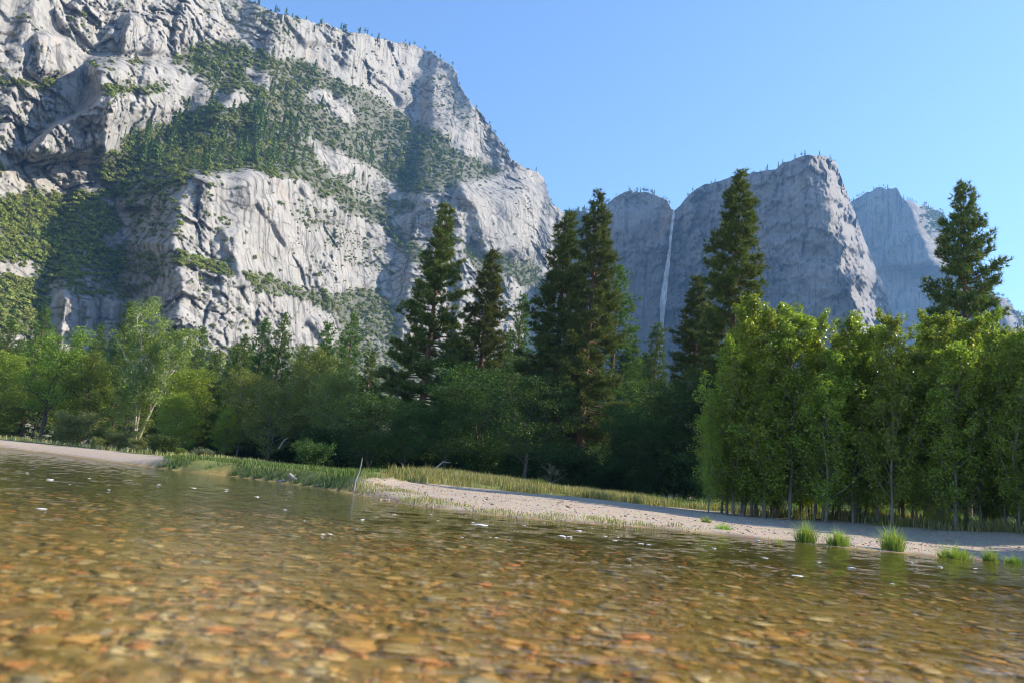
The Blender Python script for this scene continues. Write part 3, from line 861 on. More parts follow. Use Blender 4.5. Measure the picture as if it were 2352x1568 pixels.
# ---- prototypes
pk = dict(twig=0.25, tuft=4, per=12, nl=0.55, nw=0.09)
fk = dict(twig=0.26, tuft=3, per=10, nl=0.5, nw=0.09, leaf=NEEDLE_FIR)
PINE = [conifer(1, 36, 7.8, 0.13, 185, gaps=0.15, **pk), conifer(2, 36, 6.0, 0.16, 185, gaps=0.2, **pk), conifer(3, 38, 6.8, 0.17, 195, taper=0.82, gaps=0.15, **pk), conifer(4, 32, 6.6, 0.15, 150, gaps=0.22, taper=0.7, **pk)]
FIR = [conifer(11, 24, 4.6, 0.05, 140, taper=0.9, gaps=0.1, **fk), conifer(12, 26, 5.4, 0.05, 140, gaps=0.12, **fk), conifer(13, 22, 4.2, 0.05, 130, gaps=0.18, **fk)]
DEADFIR = conifer(15, 16, 3.0, 0.12, 70, twig=0.6, tuft=4, per=8, nw=0.1, leaf=NEEDLE_DEAD, bark=WOOD_GREY, droop=0.35, bare=0.3)
ok_ = dict(clump=1.25, per=66, size=0.25)
OAK = [broadleaf(21, 16, 6.2, 0.2, 1, 24, 9, lean=(0.05, 0), **ok_), broadleaf(22, 15, 6.0, 0.15, 2, 26, 9, **ok_), broadleaf(23, 17, 5.6, 0.2, 1, 26, 9, lean=(-0.06, 0.02), **ok_)]
COTTON = [broadleaf(31, 20, 5.2, 0.12, 1, 30, 9, 1.2, 56, 0.26, bark=BARK_POPLAR, leaf=LEAF_COTTON, rise=0.9), broadleaf(32, 18, 5.0, 0.1, 2, 30, 9, 1.2, 56, 0.26, bark=BARK_POPLAR, leaf=LEAF_COTTON, rise=0.9)]
GREENTREE = [broadleaf(35, 18, 4.6, 0.1, 1, 30, 9, 1.15, 58, 0.26, leaf=LEAF_POPLAR, bark=BARK_POPLAR, rise=0.8), broadleaf(36, 20, 5.4, 0.26, 2, 28, 9, 1.25, 60, 0.27, leaf=LEAF_MID, bark=BARK_DARK, rise=0.6, flat=0.5)]
BIRCH = broadleaf(38, 24, 3.8, 0.38, 3, 40, 9, 1.1, 64, 0.27, bark=BARK_PALE, leaf=LEAF_COTTON, rise=1.2, lean=(0.05, 0), dead=0.05, r0=0.42)
POPLAR = [broadleaf(41 + k, 12, 2.1, 0.07, 1, 48, 7, 0.42, 46, 0.118, r0=0.085, wig=0.10, bark=BARK_POPLAR, leaf=LEAF_POPLAR, rise=1.5, shape='column', flat=1.0, up=0.35) for k in range(4)]
bk = dict(r0=0.05, per=44)
BUSH = [broadleaf(51, 3.0, 1.9, 0.05, 4, 28, 7, 0.45, size=0.14, leaf=LEAF_WILLOW, bark=BARK_POPLAR, rise=1.0, **bk), broadleaf(52, 2.6, 2.1, 0.05, 4, 30, 7, 0.5, size=0.14, leaf=LEAF_GREY, bark=BARK_POPLAR, rise=0.8, **bk),
        broadleaf(53, 2.8, 2.2, 0.05, 4, 30, 7, 0.5, size=0.16, leaf=LEAF_OAK, rise=0.8, **bk), broadleaf(54, 3.0, 1.6, 0.05, 3, 24, 7, 0.42, size=0.14, leaf=LEAF_MID, bark=BARK_POPLAR, rise=1.0, **bk)]
SNAG = broadleaf(57, 4.0, 2.2, 0.1, 3, 26, 7, 0.3, 1, 0.02, r0=0.045, bark=BARK_POPLAR, leaf=NEEDLE_DEAD, rise=0.5)

# ---- the tall pines along the far bank
plant('pine_tree', PINE[0], 1025, 468, 112, 'big dark ponderosa with a wide crown, standing alone in front of the pale cliff', sx=1.02, rz=0.4)
plant('pine_tree', PINE[1], 1133, 572, 118, 'slender pine just beside the widest dark pine', sx=1.15, rz=1.0)
plant('pine_tree', PINE[1], 1310, 484, 112, 'dark pine, the shorter one of the close pair near the waterfall', sx=1.15, rz=2.2)
plant('pine_tree', PINE[2], 1379, 438, 108, 'tall pointed pine with a bare reddish lower trunk, left of the waterfall', sx=0.95, rz=3.0)
plant('pine_tree', PINE[2], 1700, 388, 84, 'tallest pine, in front of the shaded cliff behind the poplars', sx=1.0, rz=0.2)
plant('pine_tree', PINE[1], 1604, 632, 92, 'pine with a ragged top tucked against the tallest pine', sx=1.2, rz=4.0)
plant('pine_tree', PINE[3], 2212, 422, 84, 'dark pine with layered boughs rising alone behind the right end of the poplars', sx=0.85, rz=1.6)
plant('fir_tree', FIR[1], 1424, 610, 128, 'dense grey green conifer behind the tall pointed pine', sx=1.3)
plant('fir_tree', FIR[0], 1455, 770, 130, 'short conifer at the foot of the waterfall view, beside the grey green conifer', sx=1.1)
plant('fir_tree', FIR[0], 1512, 742, 132, 'small pointed conifer directly under the waterfall', sx=1.05)
plant('fir_tree', FIR[2], 1482, 812, 138, 'low conifer just left of the pointed one under the waterfall', sx=1.2)
plant('fir_tree', FIR[0], 1203, 678, 138, 'light green narrow conifer between the slender pine and the close pair', sx=1.0)
plant('fir_tree', FIR[1], 816, 722, 140, 'bright sunlit conifer left of the widest dark pine', sx=0.95)
plant('fir_tree', FIR[2], 756, 742, 142, 'thin dark conifer beside the bright sunlit one', sx=1.2)
plant('fir_tree', FIR[1], 657, 718, 140, 'light green conifer, taller of the two in front of the pale slab', sx=0.95)
plant('fir_tree', FIR[2], 612, 734, 141, 'darker conifer touching the light green one in front of the slab', sx=1.2)
plant('fir_tree', FIR[0], 541, 790, 160, 'small thin conifer at the foot of the grey slab', sx=0.9)
plant('fir_tree', FIR[2], 466, 752, 165, 'spindly conifer right of the white barked tree', sx=1.0)
plant('fir_tree', FIR[0], 304, 692, 170, 'conifer poking up behind the broad trees left of the white barked tree', sx=1.1)
plant('fir_tree', FIR[1], 110, 706, 185, 'conifer behind the broad crown near the left edge', sx=1.2)
plant('fir_tree', FIR[0], 30, 735, 180, 'conifer at the far left edge under the brushy slope', sx=1.3)
plant('dead_fir', DEADFIR, 808, 880, 112, 'half dead brown conifer with drooping bare boughs', sx=0.95)

for x, y, Y, k, sx, lab in [(500, 800, 124, 0, 1.1, 'pointed conifer between the white barked tree and the slab conifers'), (565, 770, 126, 2, 1.1, 'narrow conifer just left of the two slab conifers'), (700, 790, 122, 1, 1.0, 'sunlit conifer between the slab pair and the bright sunlit one'),
                            (855, 800, 120, 0, 1.1, 'short conifer close to the left side of the widest pine'), (1075, 740, 124, 2, 1.1, 'slim conifer in the gap right of the widest pine'), (1165, 770, 122, 1, 1.0, 'short conifer right of the slender pine'),
                            (235, 745, 150, 1, 1.1, 'conifer rising behind the spreading dark green tree'), (1255, 720, 126, 0, 1.0, 'narrow conifer left of the close pair of pines')]:
    plant('fir_tree', FIR[k], x, y, Y, lab, sx=sx)

# ---- leafy trees of the far bank, left part
plant('birch_tree', BIRCH, 372, 696, 128, 'tree with several white trunks and a thin yellowish crown', sx=1.0, rz=0.3)
plant('leafy_tree', GREENTREE[1], 150, 733, 130, 'broad dark trunked tree above the sand bar', sx=0.95, rz=0.6)
plant('leafy_tree', GREENTREE[1], 250, 800, 134, 'spreading dark green tree between the sand bar tree and the white trunks', sx=1.0, rz=2.6)
plant('leafy_tree', GREENTREE[0], 30, 806, 150, 'bright green tree at the left edge', sx=1.2)
plant('leafy_tree', GREENTREE[1], -40, 790, 140, 'dark leafy tree cut by the left edge', sx=1.0)
plant('leafy_tree', GREENTREE[0], 445, 842, 120, 'fresh green tree right of the white trunks', sx=1.15)
plant('leafy_tree', GREENTREE[0], 420, 900, 112, 'low fresh green tree above the grey willow bush', sx=1.25)
plant('leafy_tree', COTTON[1], 310, 880, 126, 'leafy tree around the feet of the white trunks', sx=1.1)
plant('cottonwood_tree', COTTON[0], 575, 850, 118, 'grey green cottonwood below the two slab conifers', sx=1.0)
plant('cottonwood_tree', COTTON[1], 640, 880, 114, 'rounded grey green cottonwood above the meadow bank', sx=1.05)
plant('cottonwood_tree', COTTON[0], 735, 805, 118, 'tallest silvery cottonwood with pale branches above the meadow', sx=1.05)
plant('cottonwood_tree', COTTON[1], 785, 850, 110, 'silvery cottonwood beside the half dead conifer', sx=0.9)
plant('leafy_tree', GREENTREE[0], 530, 930, 116, 'small green tree behind the grey willow bush', sx=1.1)
# ---- dark oaks in the middle
oaks = [(870, 905, 96, 1, 1.1, 'dark oak left of the widest pine at the meadow edge'), (945, 935, 92, 0, 1.1, 'dark oak in front of the widest pine trunk'), (1040, 880, 90, 2, 1.15, 'dense dark oak right of the widest pine'),
        (1130, 850, 94, 1, 1.2, 'tall dark oak below the slender pine'), (1225, 872, 78, 0, 1.3, 'broad oak with a leaning trunk at the edge of the grass'), (1300, 850, 122, 2, 1.2, 'dark oak under the close pair of pines'),
        (1350, 915, 118, 1, 1.1, 'rounded oak right of the leaning oak'), (1440, 930, 88, 2, 1.15, 'dark oak under the grey green conifer'), (1525, 905, 98, 0, 1.0, 'pale topped oak under the waterfall'),
        (1530, 985, 82, 1, 0.95, 'small oak with a forked pale trunk at the grass end'), (1585, 930, 84, 2, 1.1, 'dark oak left of the poplar grove'), (1625, 880, 82, 0, 1.1, 'dark oak under the tallest pine'), (1480, 960, 84, 1, 1.0, 'shaded oak behind the grass end')]
for x, y, Y, k, sx, lab in oaks:
    plant('oak_tree', OAK[k], x, y, Y, lab, sx=sx)
# ---- the wood behind
r = np.random.default_rng(77)
for k in range(64):
    x = -160 + 2700 * (k + r.uniform(0, 1)) / 64
    y = np.interp(x, [-160, 100, 420, 560, 800, 900, 1200, 1500, 1650, 2600], [800, 830, 860, 900, 890, 960, 900, 930, 900, 920]) + r.uniform(0, 70)
    p = (FIR + FIR + OAK[:2] + GREENTREE[1:])[r.integers(0, 9)]
    y -= 55 if p in FIR else 0
    plant('forest_tree', p, x, y, r.uniform(150, 215), 'shaded tree of the wood behind the riverbank trees', group='trees of the wood behind the bank', sx=r.uniform(1.1, 1.6))
for k in range(60):
    x = 500 + 1300 * (k + r.uniform(0, 1)) / 60
    y = np.interp(x, [500, 800, 1000, 1500, 1800], [1020, 1035, 1040, 1085, 1110]) + r.uniform(-30, 10)
    plant('understory_bush', BUSH[2], x, y, np.interp(x, [500, 1000, 1800], [122, 96, 70]) + r.uniform(0, 14), 'dark bush in the shade under the bank trees', 'bush', 'bushes under the bank trees', sx=r.uniform(0.8, 1.3))

# ---- poplar grove on the gravel bar
tops = [(1640, 905), (1676, 762), (1700, 812), (1722, 720), (1745, 648), (1772, 690), (1800, 668), (1828, 690), (1850, 760), (1882, 700), (1905, 780), (1935, 740), (1970, 690), (1992, 760), (2020, 720), (2050, 690), (2075, 770), (2105, 790),
        (2132, 704), (2158, 688), (2190, 760), (2215, 740), (2245, 700), (2270, 690), (2300, 720), (2328, 745), (2352, 760), (2390, 700), (2430, 730), (2480, 690), (2540, 720), (2610, 700), (2690, 720), (2790, 690), (2900, 720)]
ORD = 'first second third fourth fifth sixth seventh eighth ninth tenth eleventh twelfth thirteenth fourteenth fifteenth sixteenth seventeenth eighteenth nineteenth twentieth'.split()
ORD += ['twenty-' + o for o in ORD[:9]]
for k, (x, y) in enumerate(tops):
    dmin = np.interp(x, [1640, 1800, 2100, 2352, 2900], [46.5, 44.5, 40.5, 36.5, 31])
    Yd = dmin + [0, 3.0, 1.2, 4.5, 2.0][k % 5] + r.uniform(0, 1.5)
    seen = x < 2345
    lab = {4: 'tallest young poplar, in front of the tallest pine', 1: 'young poplar with a separate rounded tip at the upstream end of the grove'}.get(k)
    if lab is None:
        lab = f'{ORD[k]} poplar counted from the upstream end of the grove' if seen else 'young poplar shading the gravel bar past the picture edge'
    plant('poplar_tree', POPLAR[k % 4], x, y, Yd, lab, group='young poplars on the gravel bar' if seen else 'poplars past the edge', sx=r.uniform(0.85, 1.35))
for k in range(44):
    x = r.uniform(1640, 2700)
    dmin = np.interp(x, [1640, 1800, 2100, 2352, 2900], [46.5, 44.5, 40.5, 36.5, 31])
    y = (930 + r.uniform(-110, 120)) if k % 2 else (800 + r.uniform(-60, 80))
    plant('poplar_sapling', POPLAR[r.integers(0, 4)], x, y, dmin + r.uniform(0.5, 8), 'short poplar sapling filling the foot of the grove', group='saplings in the poplar grove', sx=r.uniform(1.2, 1.9))

for k, (x, y, h) in enumerate([(27.5, 30.2, 7), (30, 31, 8), (33, 30.2, 9), (36, 31, 9), (40, 30, 10)]):
    p = GREENTREE[0]
    root = link('leafy_tree', None, loc=(x, y, gz(x, y) - 0.03), rot=(0, 0, k * 1.3), scale=(h / p[2],) * 3)
    tag(root, 'leafy tree of the grove past the picture edge', 'tree', 'grove trees past the edge')
    link('trunk', p[0], root); link('crown', p[1], root)

# ---- bushes at the water
for x, y, Y, k, sx, lab in [(178, 958, 106, 0, 1.15, 'tall yellow green willow bush at the end of the sand bar'), (272, 1000, 98, 0, 1.35, 'low yellow green willow bush past the sand bar'), (318, 1010, 92, 0, 1.0, 'small yellow green willow shoot at the waterline'),
                            (468, 1034, 68, 1, 1.35, 'rounded grey green willow bush leaning over the water'), (372, 1008, 88, 2, 1.3, 'dark green bush beside the grey willow'), (415, 1030, 84, 3, 1.1, 'bright green shoot bush behind the grey willow'),
                            (720, 1026, 84, 2, 1.1, 'dark green shrub behind the meadow grass'), (150, 985, 104, 0, 0.9, 'little pale willow on the sand bar'), (225, 1008, 100, 0, 1.1, 'thin pale willow between two larger willow bushes')]:
    plant('willow_bush' if k < 2 else 'leafy_bush', BUSH[k], x, y, Y, lab, 'bush', sx=sx)
plant('dead_brush', SNAG, 1272, 1062, 74, 'pale tangle of dead twigs beside the leaning oak', 'dead bush', sx=1.0)
# ------------------------------------------------------------------ plants on the mountains
def far_conifer(seed, H=18.0, R=3.0):
    r = np.random.default_rng(seed)
    G = Geo()
    n = 330
    q = r.uniform(0.06, 1, n) ** 0.85
    a = r.uniform(0, 6.28, n)
    rr = R * (1 - q) ** 0.8 * r.uniform(0.35, 1.0, n) * (0.75 + 0.35 * np.sin(q * 38 + a)) + 0.12
    c = np.stack([np.cos(a) * rr, np.sin(a) * rr, q * H], 1)
    out = np.stack([np.cos(a), np.sin(a), a * 0 + 0.35], 1)
    G.leaves(c, 1.25, r, up=0.5, aspect=0.7, out=out, outw=1.3)
    nfol = n
    G.tube(np.array([[0, 0, -1.0], [0, 0, H * 0.5], [0, 0, H * 0.98]]), np.array([0.32, 0.2, 0.05]), 5)
    by = np.concatenate(G.f)
    idx = np.concatenate([np.zeros(nfol, int), np.ones(len(by) - nfol, int)])
    return make_mesh('conifer', np.concatenate(G.v), by, [NEEDLE_FAR, BARK_DARK], idx), H

def far_pine(seed, H=13.0, R=3.6):
    r = np.random.default_rng(seed)
    G = Geo()
    C, O = [], []
    for k in range(14):
        h = H * r.uniform(0.4, 0.98); a = r.uniform(0, 6.28); d = R * (1 - (h / H - 0.55) ** 2) * r.uniform(0.1, 0.75)
        g = r.normal(size=(16, 3)); g /= np.linalg.norm(g, axis=1, keepdims=True)
        C.append(np.array([math.cos(a) * d, math.sin(a) * d, h]) + g * np.array([1.0, 1.0, 0.6]) * 1.0); O.append(g)
    C = np.concatenate(C)
    G.leaves(C, 0.9, r, up=0.6, aspect=0.7, out=np.concatenate(O), outw=1.2)
    n = len(C)
    G.tube(np.array([[0, 0, -1.0], [0.2, 0, H * 0.5], [0, 0.1, H * 0.9]]), np.array([0.3, 0.2, 0.06]), 5)
    by = np.concatenate(G.f)
    return make_mesh('pine', np.concatenate(G.v), by, [NEEDLE_FAR, BARK_DARK], np.concatenate([np.zeros(n, int), np.ones(len(by) - n, int)])), H

FARC = [far_conifer(60 + k, 18, 3.0 + 0.45 * k) for k in range(4)]
FARP = [far_pine(70 + k) for k in range(4)]

def shrub_shape(seed):
    r = np.random.default_rng(seed)
    n = 120
    g = r.normal(size=(n, 3)); g[:, 2] = np.abs(g[:, 2]) * 0.9 - 0.1
    g /= np.linalg.norm(g, axis=1, keepdims=True)
    c = g * r.uniform(0.6, 1.0, n)[:, None] * np.array([1, 1, 0.8]) * (1 + 0.45 * perlin(g * 1.8 + seed))[:, None]
    nn = r.normal(size=(n, 3)) * 0.5 + g; nn[:, 2] += 0.15
    nn /= np.linalg.norm(nn, axis=1, keepdims=True)
    a = np.cross(nn, r.normal(size=(n, 3))); a /= np.linalg.norm(a, axis=1, keepdims=True)
    b = np.cross(nn, a); s = 0.25 * r.uniform(0.7, 1.3, n)[:, None]
    V = np.stack([c + a * s, c - a * s * 0.5 + b * s * 0.8, c - a * s * 0.5 - b * s * 0.8], 1).reshape(-1, 3)
    return V, np.arange(3 * n).reshape(n, 3)
SHRUBS = [shrub_shape(80 + k) for k in range(8)]
SHRUB_COL = bpy.data.collections.new('shrub_kinds')            # not linked: only a source for the brush below
for v_, f_ in SHRUBS:
    SHRUB_COL.objects.link(bpy.data.objects.new('shrub', make_mesh('shrub', v_, f_, LEAF_BRUSH)))
BRUSH_TREE = bpy.data.node_groups.new('brush', 'GeometryNodeTree')
def _brush_nodes(t):
    t.interface.new_socket('Geometry', in_out='INPUT', socket_type='NodeSocketGeometry')
    t.interface.new_socket('Geometry', in_out='OUTPUT', socket_type='NodeSocketGeometry')
    N = lambda k: t.nodes.new(k)
    gi, go = N('NodeGroupInput'), N('NodeGroupOutput')
    ci = N('GeometryNodeCollectionInfo'); ci.inputs[0].default_value = SHRUB_COL; ci.inputs[1].default_value = True; ci.inputs[2].default_value = True
    ip = N('GeometryNodeInstanceOnPoints'); ip.inputs['Pick Instance'].default_value = True
    sa = N('GeometryNodeInputNamedAttribute'); sa.data_type = 'FLOAT_VECTOR'; sa.inputs[0].default_value = 'size'
    ro = N('FunctionNodeRandomValue'); ro.data_type = 'FLOAT_VECTOR'; ro.inputs[0].default_value = (-0.2, -0.2, 0); ro.inputs[1].default_value = (0.2, 0.2, 6.28)
    L = t.links.new
    L(gi.outputs[0], ip.inputs['Points']); L(ci.outputs[0], ip.inputs['Instance']); L(sa.outputs[0], ip.inputs['Scale']); L(ro.outputs[0], ip.inputs['Rotation'])
    L(ip.outputs[0], go.inputs[0])
_brush_nodes(BRUSH_TREE)

def brush(name, G, PX, PY, VG, n, size, label, seed, stray=0.012):
    r = np.random.default_rng(seed)
    nv, nu = PX.shape
    P = G[:nv].reshape(-1, 3)
    inside = ((PX > -160) & (PX < 2500) & (PY > -60) & (PY < 960)).ravel()
    w = VG[:nv].ravel()
    crack = fbm(np.stack([PX.ravel() / 26 + PY.ravel() / 60, PY.ravel() / 13, np.full(PX.size, seed + .5)], 1), 3)
    w = np.where(w > 0.3, w, stray * 14 * (crack > 0.34) + stray * 0.25) * inside
    w = w / w.sum()
    k = r.choice(len(P), n, True, w)
    jit = r.normal(0, 1.0, (n, 3)) * np.array([1, 1, 0.3])
    Q = P[k] + jit
    dense = VG[:nv].ravel()[k] > 0.5
    S = size * np.clip(np.exp(r.normal(-0.05, 0.42, n)), 0.4, 1.9) * np.where(dense, 1.0, 0.72)
    Q = Q - np.stack([0 * S, 0.3 * S, 0.1 * S], 1)
    me = bpy.data.meshes.new(name)
    me.from_pydata(Q.tolist(), [], [])
    at_ = me.attributes.new('size', 'FLOAT_VECTOR', 'POINT')
    at_.data.foreach_set('vector', (S[:, None] * np.exp(r.normal(0, 0.15, (n, 3)))).astype(np.float32).ravel())
    o = link(name, me)
    md = o.modifiers.new('brush', 'NODES'); md.node_group = BRUSH_TREE
    return tag(o, label, 'brush', kind='stuff')
brush('mountain_brush', GA, PXA, PYA, VGA, 21000, 2.5, 'olive green brush covering the ledges of the granite mountain', 91)
brush('rim_brush', GB, PXB, PYB, VGB, 700, 4.0, 'brush and small trees along the top of the waterfall cliff', 92, 0.0004)
brush('peak_brush', GC, PXC, PYC, VGC, 900, 5.0, 'brush on the hazy far peak', 93, 0.002)

def far_tree(name, pos, me, h, label, group, r):
    s = h / me[1]
    o = link(name, me[0], loc=pos, rot=(0, 0, r.uniform(0, 6.28)), scale=(s * r.uniform(0.85, 1.2), s * r.uniform(0.85, 1.2), s))
    return tag(o, label, 'tree', group)

def mountain_trees(G, PX, PY, poly, n, hmin, hmax, protos, name, label, group, seed, veg=None):
    r = np.random.default_rng(seed)
    nv = PX.shape[0]
    P = G[:nv].reshape(-1, 3)
    m = in_poly(PX, PY, poly).ravel()
    if veg is not None:
        m &= veg[:nv].ravel() > 0.35
    ids = np.flatnonzero(m)
    for k in r.choice(ids, n, False):
        far_tree(name, P[k] - [0, 0, 0.5], protos[r.integers(0, len(protos))], r.uniform(hmin, hmax), label, group, r)
mountain_trees(GA, PXA, PYA, [(300, 300), (480, 240), (640, 260), (740, 340), (700, 400), (420, 400), (230, 370)], 100, 16, 34, FARC, 'mountain_conifer', 'conifer in the forested hollow of the granite mountain', 'conifers in the mountain hollow', 1, VGA)
mountain_trees(GA, PXA, PYA, [(420, 110), (620, 128), (800, 190), (700, 300), (560, 220), (400, 160)], 44, 12, 25, FARC, 'mountain_conifer', 'conifer high on the brushy ramp below the upper cliffs', 'conifers on the upper ramp', 2, VGA)
mountain_trees(GA, PXA, PYA, [(720, 330), (900, 280), (1060, 345), (1180, 388), (1050, 432), (930, 452), (820, 440)], 64, 12, 28, FARC, 'mountain_conifer', 'conifer on the lower brushy ramp above the pale cliffs', 'conifers on the lower ramp', 3, VGA)
mountain_trees(GA, PXA, PYA, [(1060, 572), (1245, 618), (1270, 700), (1180, 760), (1080, 640)], 26, 10, 20, FARC, 'mountain_conifer', 'conifer below the smooth pale buttress', 'conifers below the buttress', 4)
mountain_trees(GA, PXA, PYA, [(0, 430), (260, 450), (280, 700), (0, 760)], 22, 8, 13, FARC, 'mountain_conifer', 'conifer among the brush low on the left slope', 'conifers on the low slope', 5, VGA)
mountain_trees(GA, PXA, PYA, [(560, 0), (760, 60), (700, 140), (600, 90)], 18, 8, 14, FARC + FARP, 'mountain_conifer', 'conifer in the gully under the top rim', 'conifers under the top rim', 6)
mountain_trees(GB, PXB, PYB, [(1190, 500), (1345, 488), (1345, 560), (1290, 640), (1200, 640)], 40, 14, 24, FARC, 'mountain_conifer', 'hazy conifer on the wooded slope left of the waterfall cliff', 'conifers on the hazy slope', 7)

def rim_trees(G, PX, x0, x1, n, hmin, hmax, label, group, seed, clump=0.0):
    r = np.random.default_rng(seed)
    nv = PX.shape[0]
    row = G[nv - 1]; px = PX[nv - 1]
    ids = np.flatnonzero((px > x0) & (px < x1))
    w = np.exp(3.0 * perlin(np.stack([px[ids] / 25, px[ids] * 0 + seed, px[ids] * 0], 1))); w /= w.sum()
    for k in r.choice(ids, min(n, len(ids)), False, w):
        p = row[k] + np.array([0, r.uniform(0, 4), -0.8])
        far_tree('rim_pine', p, FARP[r.integers(0, 4)] if r.random() < 0.6 else FARC[r.integers(0, 4)], r.uniform(hmin, hmax), label, group, r)
rim_trees(GA, PXA, 560, 1052, 32, 5, 16, 'small pine on the bare skyline of the granite mountain', 'pines on the mountain skyline', 11)
rim_trees(GA, PXA, 1053, 1300, 24, 4, 12, 'small pine on the steep right hand ridge of the granite mountain', 'pines on the steep ridge', 12)
rim_trees(GB, PXB, 1262, 1400, 26, 10, 20, 'pine on the saddle between the granite mountain and the waterfall', 'pines on the saddle', 13)
rim_trees(GB, PXB, 1400, 1540, 20, 8, 18, 'pine on the dome left of the waterfall lip', 'pines on the waterfall dome', 14)
rim_trees(GB, PXB, 1570, 1930, 18, 6, 15, 'tiny pine on the rim of the waterfall cliff', 'pines on the cliff rim', 15)
rim_trees(GC, PXC, 1940, 2180, 28, 10, 22, 'pine on the crest of the hazy far peak', 'pines on the far peak', 16)
rim_trees(GC, PXC, 2290, 2370, 14, 10, 20, 'pine on the low hazy ridge at the picture edge', 'pines on the low far ridge', 17)

# ------------------------------------------------------------------ grass
def blades(X, Y, Z, h, w, lean, r, bend=0.35):
    n = len(X)
    a = r.uniform(0, 6.283, n)
    b = np.stack([np.cos(a), np.sin(a), 0 * a], 1) * (w / 2)[:, None]
    p0 = np.stack([X, Y, Z], 1)
    ld = np.stack([np.cos(a + 1.57), np.sin(a + 1.57), 0 * a], 1) * (lean * h)[:, None]
    mid = p0 + np.array([0, 0, 1.0]) * (h * 0.6)[:, None] + ld * bend
    tip = p0 + np.array([0, 0, 1.0]) * (h * (1 - 0.3 * lean))[:, None] + ld
    V = np.stack([p0 - b, p0 + b, mid + b * 0.7, mid - b * 0.7, tip], 1).reshape(-1, 3)
    i = np.arange(n) * 5
    return V, [np.stack([i, i + 1, i + 2, i + 3], 1), np.stack([i + 3, i + 2, i + 4], 1)]

def meadow_grass(name, x0, x1, y0, y1, n, hgt, wid, mat, label, seed, where, thin=-0.25):
    """Blades on land inside a rectangle, where the function of (gravel, grass, distance to water, x, y) allows."""
    r = np.random.default_rng(seed)
    q = np.stack([r.uniform(x0, x1, n * 4), r.uniform(y0, y1, n * 4)], 1)
    g, gr, d = zones(q[:, 0], q[:, 1])
    pat = fbm(np.stack([q[:, 0] / 2.5, q[:, 1] / 2.5, np.full(len(q), seed * 1.0)], 1), 3)
    m = where(g, gr, d, q[:, 0], q[:, 1]) & (d > 0.03) & (pat + r.normal(0, 0.25, len(q)) > thin)
    q, pat = q[m][:n], pat[m][:n]
    h = hgt * np.clip(1 + 0.6 * pat + r.normal(0, 0.22, len(q)), 0.35, 2)
    V, F = blades(q[:, 0], q[:, 1], ground_z(q[:, 0], q[:, 1]) - 0.02, h, np.full(len(q), wid), r.uniform(0.1, 0.6, len(q)), r)
    return tag(link(name, make_mesh(name, V, F, mat)), label, 'grass', kind='stuff')
meadow_grass('meadow_grass', -8, 26, 36, 84, 42000, 0.5, 0.032, GRASS, 'pale yellow green meadow grass behind the gravel bar', 21, lambda g, m, d, x, y: (m > 0.4) & (x > -8 + 0.05 * y))
meadow_grass('bank_grass', -30, -3, 34, 80, 46000, 0.27, 0.03, GRASS_LUSH, 'lush green grass on the low bank at the bend', 22, lambda g, m, d, x, y: (m > 0.4) & (d < 30) & (x < -5 + 0.05 * y - 1.7) & (x > -24))
meadow_grass('sand_bar_grass', -110, -20, 55, 140, 14000, 0.5, 0.06, GRASS, 'thin dry grass behind the sand bar', 23, lambda g, m, d, x, y: (m > 0.4) & (x < -22), 0.1)
meadow_grass('shore_grass', -6.5, 9, 22.5, 38, 9000, 0.13, 0.02, GRASS, 'short grass fringe at the gravel bar waterline', 24, lambda g, m, d, x, y: (d < np.interp(x, [-6, -2, 3, 8], [2.2, 1.6, 1.2, 0.4])), -0.1)
meadow_grass('grove_grass', 12, 50, 34, 70, 9000, 0.6, 0.03, GRASS_LUSH, 'grass under the poplar grove', 25, lambda g, m, d, x, y: (g < 0.3) & (d > 8), 0.05)
meadow_grass('sparse_shore_grass', 6, 26, 24, 32, 1600, 0.16, 0.016, GRASS, 'sparse grass blades at the gravel waterline', 26, lambda g, m, d, x, y: d < 1.3, 0.2)

rg = np.random.default_rng(61)
gx = rg.uniform(-6, 27, 26000); gy = rg.uniform(22, 44, 26000)
gg, _, gd = zones(gx, gy)
k_ = (gg > 0.6) & (gd > -0.6) & (rg.uniform(0, 1, len(gx)) < np.clip(1.1 - gd / 16, 0.1, 1)) & (fbm(np.stack([gx / 2.2, gy / 1.2, gx * 0], 1), 3) > -0.15)
gx, gy = gx[k_][:3800], gy[k_][:3800]
gs = 0.022 * np.exp(rg.normal(0, 0.5, len(gx)))
V, F = join_shapes(sh0, gx, gy, ground_z(gx, gy) + 0.2 * gs, gs, 62)
M = Mat('bar_gravel')
gi = M.n('NewGeometry')
M.base(M.ramp(gi.outputs['Random Per Island'], [(0.0, (0.22, 0.17, 0.125)), (0.4, (0.35, 0.275, 0.20)), (0.7, (0.39, 0.29, 0.205)), (1.0, (0.47, 0.40, 0.31))])).rough(0.85, 0.2)
tag(link('gravel_pebbles', make_mesh('gravel_pebbles', V, F, M.m, smooth=True), ground), kind='stuff')

